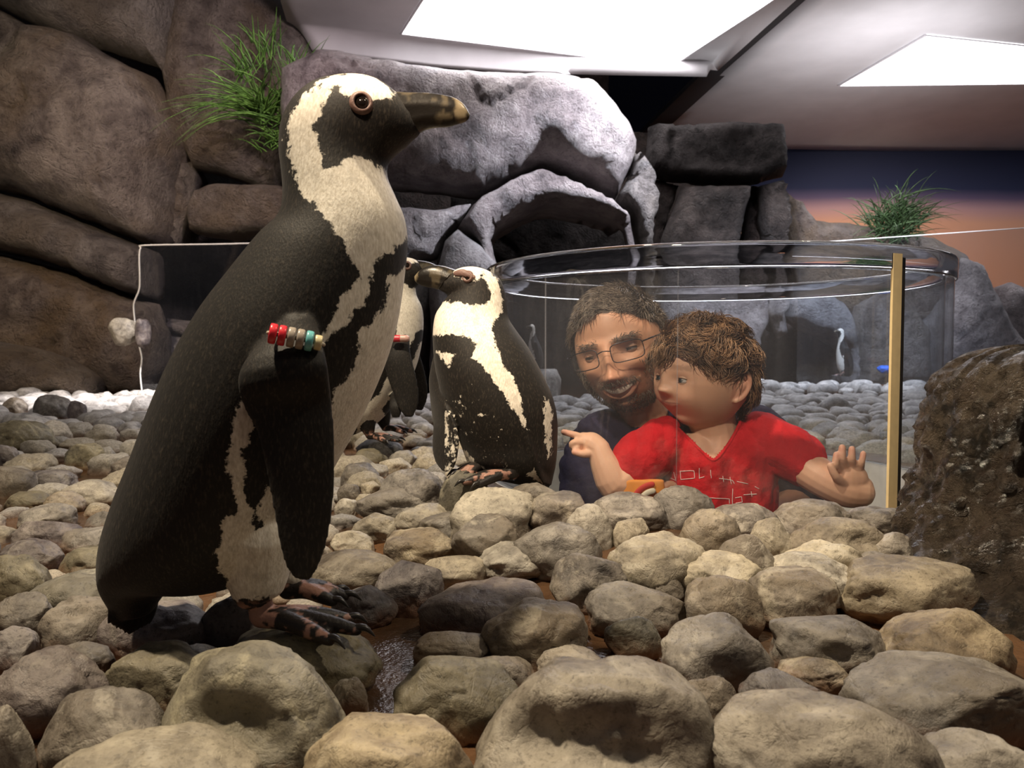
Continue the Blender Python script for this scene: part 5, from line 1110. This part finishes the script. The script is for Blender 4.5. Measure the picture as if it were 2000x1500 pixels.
# ---- the man
SKM = (0.58, 0.30, 0.185); SKK = (0.74, 0.43, 0.285)
def man():
    Y = 1.74; Hh = 0.268; c = P(1214, 681, Y)
    root, sh, L2W, W2L, sy, raw, lips = person('person', 'smiling bearded man with glasses and navy T-shirt leaning in behind the child', False, c, Hh, -22, 4, -14)
    p = lambda u, v, y_: P(u, v, y_)
    sh.append(tube([L2W((0, .08, -.30)), p(1252, 800, 1.79), p(1268, 850, 1.82)], [.055, .055, .065], 20, 4))
    tz = lambda u, v, y_, a_, b_: (p(u, v, y_), a_, b_)
    sh.append(etube([tz(1325, 1000, 1.82, .19, .10), tz(1322, 920, 1.82, .19, .10), tz(1312, 860, 1.82, .16, .085), tz(1285, 828, 1.82, .10, .06)]))
    # arms: sleeve-covered upper arms, forearms round the child
    la = [p(1165, 858, 1.80), p(1150, 930, 1.76), p(1160, 1020, 1.70), p(1215, 1005, 1.60), p(1262, 972, 1.52)]
    sh.append(tube(la, [.050, .046, .042, .034, .026], 16, 4))
    ra = [p(1490, 850, 1.80), p(1530, 920, 1.76), p(1552, 980, 1.70), p(1520, 1010, 1.60), p(1470, 1012, 1.50)]
    sh.append(tube(ra, [.050, .048, .043, .036, .028], 16, 4))
    h = la[-1]; sh.append(ball(h + [.02, -.01, .004], (.034, .018, .036)))
    for k, dz in enumerate((.026, .010, -.006, -.020)):
        sh.append(finger([h + [.035, -.012, dz], h + [.060, -.026, dz + .004], h + [.082, -.022, dz + .0], h + [.098, -.006, dz - .004]], .0092 - .0006 * k))
    sh.append(finger([h + [.0, -.012, .026], h + [.016, -.024, .046], h + [.034, -.026, .058]], .0098))
    h2 = ra[-1]; sh.append(ball(h2, (.036, .022, .034)))
    for k, dz in enumerate((.022, .007, -.008, -.022)): sh.append(finger([h2 + [-.03, -.006, dz], h2 + [-.055, -.014, dz], h2 + [-.08, -.006, dz]], .0092))
    sh.append(finger([h2 + [-.01, -.01, .022], h2 + [-.02, -.02, .045], h2 + [-.028, -.022, .06]], .0095))
    V, Fc, N = remesh(sh, 0.0024, 3); b = obj('body', V, Fc, M['skin'], root)
    cattr(b, face_paint(V, W2L, False, SKM, (0.055, 0.04, 0.032), SKM))
    eyes(root, L2W, sy, False, (-.25, -1, -.1), 7, -9, (.10, .055, .03), SKM, Hh)
    # teeth
    rows = []
    for zt in (0, 1):
        xs = np.linspace(-.150, .150, 15); up = -.266 + .020 * (xs / .150) ** 2; dn = up - .062 * (1 - (xs / .158) ** 2)
        rows.append(np.stack([xs, [sy(x, -.30) - .016 for x in xs], up if zt == 0 else dn], 1))
    A = np.concatenate(rows); B = A + [0, .03, 0]; n = 15; Fq = [(j, j + 1, n + j + 1, n + j) for j in range(n - 1)]; Fq += [tuple(2 * n + i for i in q[::-1]) for q in Fq] + [(j + 1, j, 2 * n + j, 2 * n + j + 1) for j in range(n - 1)] + [(n + j, n + j + 1, 3 * n + j + 1, 3 * n + j) for j in range(n - 1)]
    obj('teeth', L2W(np.concatenate([A, B])), Fq, plain('tooth', (.72, .66, .55), .25), root)
    # hair and stubble
    hl = lambda q: np.interp(q[:, 1], [-.47, -.36, -.25, -.08, .0, .12, .3, .5], [.32, .31, .21, .12, -.04, .02, -.26, -.32])
    flow = lambda p_: np.stack([-.5 + p_[:, 0] * 1.2, np.where(p_[:, 2] > .2, -.9, .5), np.where(p_[:, 1] < -.25, .35, -.4)], 1)
    strands(root, 'hair', raw, L2W, Hh, M['hair_man'], lambda q: (q[:, 2] > hl(q)) & ~((np.abs(q[:, 1] - .06) < .11) & (q[:, 2] < .09)), 6500, .105, .0009, .2, 3, flow, .6, .3, 5.0, .6)
    bsel = lambda q: ((q[:, 2] < -.36) | ((q[:, 2] < -.08) & (np.abs(q[:, 0]) > .23))) & (q[:, 1] < .02) & (q[:, 2] > -.495)
    strands(root, 'beard', raw, L2W, Hh, M['hair_man'], bsel, 900, .030, .0005, .1, 4, lambda p_: np.array([0, -.2, -1.]) + 0 * p_, .6, .1)
    msel = lambda q: (q[:, 2] < -.225) & (q[:, 2] > -.262) & (np.abs(q[:, 0]) < .15) & (q[:, 1] < -.2)
    strands(root, 'moustache', raw, L2W, Hh, M['hair_man'], msel, 200, .028, .0005, .1, 5, lambda p_: np.stack([p_[:, 0] * 4, -.2 + 0 * p_[:, 0], -1 + 0 * p_[:, 0]], 1), .5, .1)
    esel = lambda q: (np.abs(q[:, 2] - .085) < .02) & (np.abs(np.abs(q[:, 0]) - .15) < .085) & (q[:, 1] < -.2)
    strands(root, 'eyebrow', raw, L2W, Hh, M['hair_man'], esel, 130, .032, .0004, .1, 6, lambda p_: np.stack([p_[:, 0] * 6, 0 * p_[:, 0], .2 + 0 * p_[:, 0]], 1), .12, .1)
    # glasses
    fr = []; lens = []; yf = min(sy(.0, .0), sy(.2, 0.02)) - .055
    for s in (-1, 1):
        cx = .17 * s; pts = []
        for k in range(25):
            a_ = 2 * math.pi * k / 24; e = lambda q_: math.copysign(abs(q_) ** .45, q_); pts.append((cx + .118 * e(math.cos(a_)), yf + .10 * (abs(cx + .118 * e(math.cos(a_))) / .3) ** 2, -.022 + .072 * e(math.sin(a_))))
        fr.append(tube(L2W(pts), [.0011] * 25, 6, 1, caps=False)); lens.append(pts[:-1])
        fr.append(tube(L2W([(s * .288, yf + .095, .02), (s * .345, yf + .17, .03), (s * .385, -.1, .04), (s * .385, .05, .045), (s * .37, .10, .0)]), [.0013, .0016, .0014, .0013, .0012], 6, 4))
    fr.append(tube(L2W([(-.055, yf + .005, .005), (0, yf - .012, .018), (.055, yf + .005, .005)]), [.0012] * 3, 6, 4))
    v_, f_ = join(fr); g = obj('glasses', v_, f_, plain('dark_wire', (.02, .02, .025), .3, .6), root); tag(g, 'thin dark wire-rimmed glasses')
    for pts in lens:
        q = L2W(pts); nrm = Rn(q); n = len(q); V2 = np.concatenate([q, q + nrm * .0012]); obj('lens', V2, [tuple(range(n)), tuple(range(2 * n - 1, n - 1, -1))] + [(j, (j + 1) % n, n + (j + 1) % n, n + j) for j in range(n)], M['acrylic_lens'], g, smooth=False)
    # shirt, trousers
    ss = [etube([tz(1325, 1120, 1.82, .185, .11), tz(1325, 1000, 1.82, .205, .115), tz(1322, 920, 1.82, .212, .115), tz(1318, 868, 1.82, .200, .105), tz(1305, 838, 1.82, .155, .085), tz(1285, 816, 1.82, .10, .065), tz(1272, 802, 1.82, .068, .056)]),
          tube([p(1185, 862, 1.80), p(1152, 925, 1.76), p(1156, 995, 1.72)], [.072, .068, .062], 18, 4), tube([p(1470, 852, 1.80), p(1526, 912, 1.76), p(1548, 960, 1.72)], [.070, .064, .058], 18, 4)]
    shirt(root, ss, M['navy'], .005, [(1225, 780), (1228, 815), (1262, 848), (1282, 858), (1300, 840), (1310, 800), (1300, 770)], 1.81, 11, .006)
    hip = p(1325, 1130, 1.82); ls = [etube([(hip + [0, 0, -.22], .17, .12), (hip + [0, 0, -.08], .185, .125), (hip + [0, 0, .03], .18, .11)])]
    for s in (-1, 1): ls.append(tube([hip + [s * .10, 0, -.2], hip + [s * .13, -.10, -.42], np.array([hip[0] + s * .13, hip[1] - .12, -.77]), np.array([hip[0] + s * .11, hip[1] + .12, -.79])], [.092, .08, .062, .05], 16, 4))
    V, Fc, N = remesh(ls, .008, 5); obj('trousers', V, Fc, M['denim'], root)
    for s in (-1, 1):
        a_ = np.array([hip[0] + s * .11, hip[1] + .13, -.80]); obj('shoe', *tube([a_ + [0, -.02, 0], a_ + [0, .06, -.0], a_ + [0, .16, -.01]], [.042, .044, .034], 14, 4), plain('shoe_leather', (.05, .04, .035), .5), root)
def Rn(q):
    n_ = np.cross(q[6] - q[0], q[12] - q[0]); return n_ / np.linalg.norm(n_)
M['acrylic_lens'] = acrylic('spectacle_lens', 0.0, False, (0.90, 0.90, 0.90))
man()

# ---- the child
def child():
    Y = 1.52; Hh = 0.212; c = P(1376, 730, Y)
    root, sh, L2W, W2L, sy, raw, lips = person('person', 'curly-haired toddler in a red T-shirt pointing at the penguin', True, c, Hh, -59, -2, 3)
    p = P; tz = lambda u, v, y_, a_, b_: (p(u, v, y_), a_, b_)
    sh.append(tube([L2W((0, .06, -.28)), p(1396, 842, 1.535), p(1398, 880, 1.535)], [.048, .046, .056], 18, 4))
    sh.append(etube([tz(1405, 1040, 1.54, .088, .065), tz(1402, 960, 1.54, .095, .068), tz(1398, 905, 1.54, .097, .066), tz(1394, 868, 1.54, .090, .054), tz(1394, 845, 1.54, .055, .04)]))
    # pointing arm
    sh.append(tube([p(1290, 868, 1.525), p(1245, 905, 1.50), p(1205, 946, 1.475), p(1184, 915, 1.475), p(1170, 880, 1.48)], [.036, .035, .033, .028, .0215], 16, 4))
    hd = p(1153, 867, 1.49); sh.append(tube([p(1170, 878, 1.482), hd, p(1140, 862, 1.492)], [.022, .0235, .018], 14, 4))
    sh.append(finger([p(1142, 857, 1.486), p(1128, 851, 1.486), p(1113, 847, 1.487), p(1101, 844, 1.488)], .0076))
    for k, (du, dv, y_) in enumerate(((0, 12, 1.480), (3, 19, 1.484), (7, 25, 1.490))):
        sh.append(finger([p(1138 + du, 853 + dv, y_), p(1122 + du, 852 + dv, y_ - .004), p(1116 + du, 858 + dv, y_), p(1127 + du, 862 + dv, y_ - .006)], .0074))
    sh.append(finger([p(1158, 884, 1.474), p(1140, 887, 1.468), p(1122, 883, 1.470)], .0082))
    # open hand on the other side
    sh.append(tube([p(1490, 860, 1.53), p(1545, 893, 1.49), p(1600, 930, 1.45), p(1650, 956, 1.43), p(1678, 962, 1.425)], [.037, .036, .0345, .032, .028], 16, 4))
    pc = p(1664, 938, 1.415); sh.append(ball(pc, (.030, .015, .030), 18, 12)); sh.append(ball(p(1680, 952, 1.42), (.024, .017, .022)))
    for b_, m_, t_, r in (((1640, 922), (1632, 905), (1634, 888), .0078), ((1652, 914), (1645, 894), (1645, 874), .0080), ((1667, 913), (1664, 895), (1664, 877), .0078), ((1680, 919), (1683, 903), (1686, 886), .0070)):
        sh.append(finger([p(*b_, 1.415), p((b_[0] + m_[0]) / 2, (b_[1] + m_[1]) / 2, 1.408), p(*m_, 1.402), p(*t_, 1.404)], r))
    sh.append(finger([p(1650, 945, 1.408), p(1632, 930, 1.398), p(1622, 910, 1.398)], .0084))
    # legs hanging inside the pit
    for s in (-1, 1): sh.append(tube([p(1405, 1060, 1.54) + [s * .05, 0, 0], p(1405, 1160, 1.52) + [s * .06, -.03, 0], p(1405, 1290, 1.53) + [s * .06, 0, 0], p(1405, 1330, 1.53) + [s * .06, -.05, -.01]], [.055, .045, .032, .028], 14, 4))
    V, Fc, N = remesh(sh, 0.0021, 3); b = obj('body', V, Fc, M['skin'], root)
    cc = face_paint(V, W2L, True, SKK, (0.06, 0.03, 0.016), SKK); U = pix(V)
    tip = np.exp(-(((U - [1104, 845]) / 14) ** 2).sum(1)) + sum(np.exp(-(((U - np.array(q)) / 9) ** 2).sum(1)) for q in ((1645, 876), (1664, 879), (1686, 888), (1634, 890), (1122, 884)))
    cc = cc * (1 - .4 * np.clip(tip, 0, 1))[:, None] + np.array((.75, .28, .22)) * (.4 * np.clip(tip, 0, 1))[:, None]; cattr(b, cc)
    eyes(root, L2W, sy, True, (-.05, -1, .0), 17, -15, (.06, .075, .085), SKK, Hh)
    hl = lambda q: np.interp(q[:, 1], [-.47, -.36, -.25, -.08, .0, .12, .3, .5], [.20, .17, .12, .09, .04, .02, -.28, -.38])
    flow = lambda p_: np.stack([p_[:, 0] * 1.5 + .3, np.where((p_[:, 2] > .1) & (p_[:, 1] < .1), -.8, .4), np.where(p_[:, 2] < .3, -.5, 0)], 1)
    strands(root, 'hair', raw, L2W, Hh, M['hair_kid'], lambda q: (q[:, 2] > hl(q)) & ~((np.abs(q[:, 1] - .07) < .13) & (q[:, 2] < .09)), 7000, .22, .00115, .75, 7, flow, .42, .35, 6.0, .85)
    ss = [etube([tz(1408, 1035, 1.54, .112, .085), tz(1406, 985, 1.54, .108, .082), tz(1402, 930, 1.54, .108, .080), tz(1398, 880, 1.54, .112, .074), tz(1395, 856, 1.54, .098, .062), tz(1396, 838, 1.54, .066, .052), tz(1398, 824, 1.54, .052, .046)]),
          tube([p(1300, 870, 1.53), p(1262, 890, 1.51), p(1238, 908, 1.50)], [.052, .048, .047], 18, 4), tube([p(1480, 858, 1.535), p(1530, 878, 1.505), p(1566, 900, 1.485)], [.052, .047, .045], 18, 4)]
    so, SV, SF = shirt(root, ss, M['red'], .0035, [(1325, 838), (1350, 862), (1372, 884), (1395, 899), (1420, 872), (1440, 838), (1450, 815), (1450, 790), (1325, 790)], 1.545, 21, .005)
    # printed white line drawing on the shirt front
    bv = BVHTree.FromPolygons([tuple(q) for q in SV], SF); lines = [[(1330, 920), (1356, 919), (1357, 934), (1331, 936), (1330, 920)], [(1366, 914), (1366, 938)], [(1318, 922), (1322, 938), (1312, 934)], [(1366, 934), (1378, 930)], [(1388, 918), (1390, 936)], [(1404, 934), (1430, 938), (1434, 944)], [(1410, 930), (1412, 944)], [(1425, 932), (1428, 948)],
        [(1386, 972), (1424, 974), (1424, 986)], [(1430, 955), (1430, 988)], [(1436, 972), (1448, 970), (1449, 980), (1437, 982), (1436, 988)], [(1452, 966), (1480, 964)], [(1466, 960), (1468, 972)], [(1440, 940), (1462, 946)], [(1474, 950), (1484, 956)], [(1345, 962), (1372, 970)]]
    pr = []
    for ln in lines:
        q = resample(np.array(ln + ln[::-1][1:-1], float) if len(ln) > 2 else np.array(ln, float), 3.0)[: max(2, int(sum(np.linalg.norm(np.subtract(a_, b_)) for a_, b_ in zip(ln, ln[1:])) / 3))]
        pts = []
        for u, v in q:
            d = Vector(ray(u, v)).normalized(); hit = bv.ray_cast(Vector((0, 0, H)), d)
            if hit[0] is not None: pts.append(np.array(hit[0]) + np.array(hit[1]) * (.0026 if hit[1].dot(d) < 0 else -.0026))
        if len(pts) >= 2: pr.append(tube(pts, [.00065] * len(pts), 5, 1))
    if pr: o = obj('print', *join(pr), plain('print_white', (.75, .62, .58), .7), root); tag(o, 'white line drawing printed on the shirt')
    hs = [etube([tz(1405, 1095, 1.54, .105, .08), tz(1405, 1060, 1.54, .108, .08), tz(1405, 1035, 1.54, .10, .075)])] + [tube([p(1405, 1080, 1.54) + [s * .05, 0, 0], p(1405, 1150, 1.52) + [s * .06, -.025, 0]], [.07, .062], 14, 4) for s in (-1, 1)]
    V, Fc, N = remesh(hs, .006, 4); obj('shorts', V, Fc, M['shorts'], root)
child()
# a bag with a round printed emblem, just visible below the pointing arm
bc = P(1252, 972, 1.455); bag = thing('bag', bc + [0, 0, -.06], 'orange bag with red and cream curved bands, low between man and child', 'bag')
V, Fc, N = remesh([etube([(bc + [0, 0, -.06], .045, .014), (bc + [0, 0, -.01], .047, .016), (bc + [0, 0, .034], .042, .010)])], .003, 3); obj('pouch', V, Fc, plain('orange_cloth', (.62, .22, .03), .7), bag)
for r, col, nm in ((.040, (.50, .03, .02), 'band_red'), (.028, (.62, .55, .42), 'band_cream')):
    pts = [bc + [.022 + r * math.cos(a_), -.0185 - .001 * (r < .03), -.012 + r * math.sin(a_)] for a_ in np.linspace(1.7, 4.2, 12)]
    obj('printed_band', *tube(pts, [.0055] * 12, 8, 2, side=(0, 1, 0), flat=.3), plain(nm, col, .7), bag)
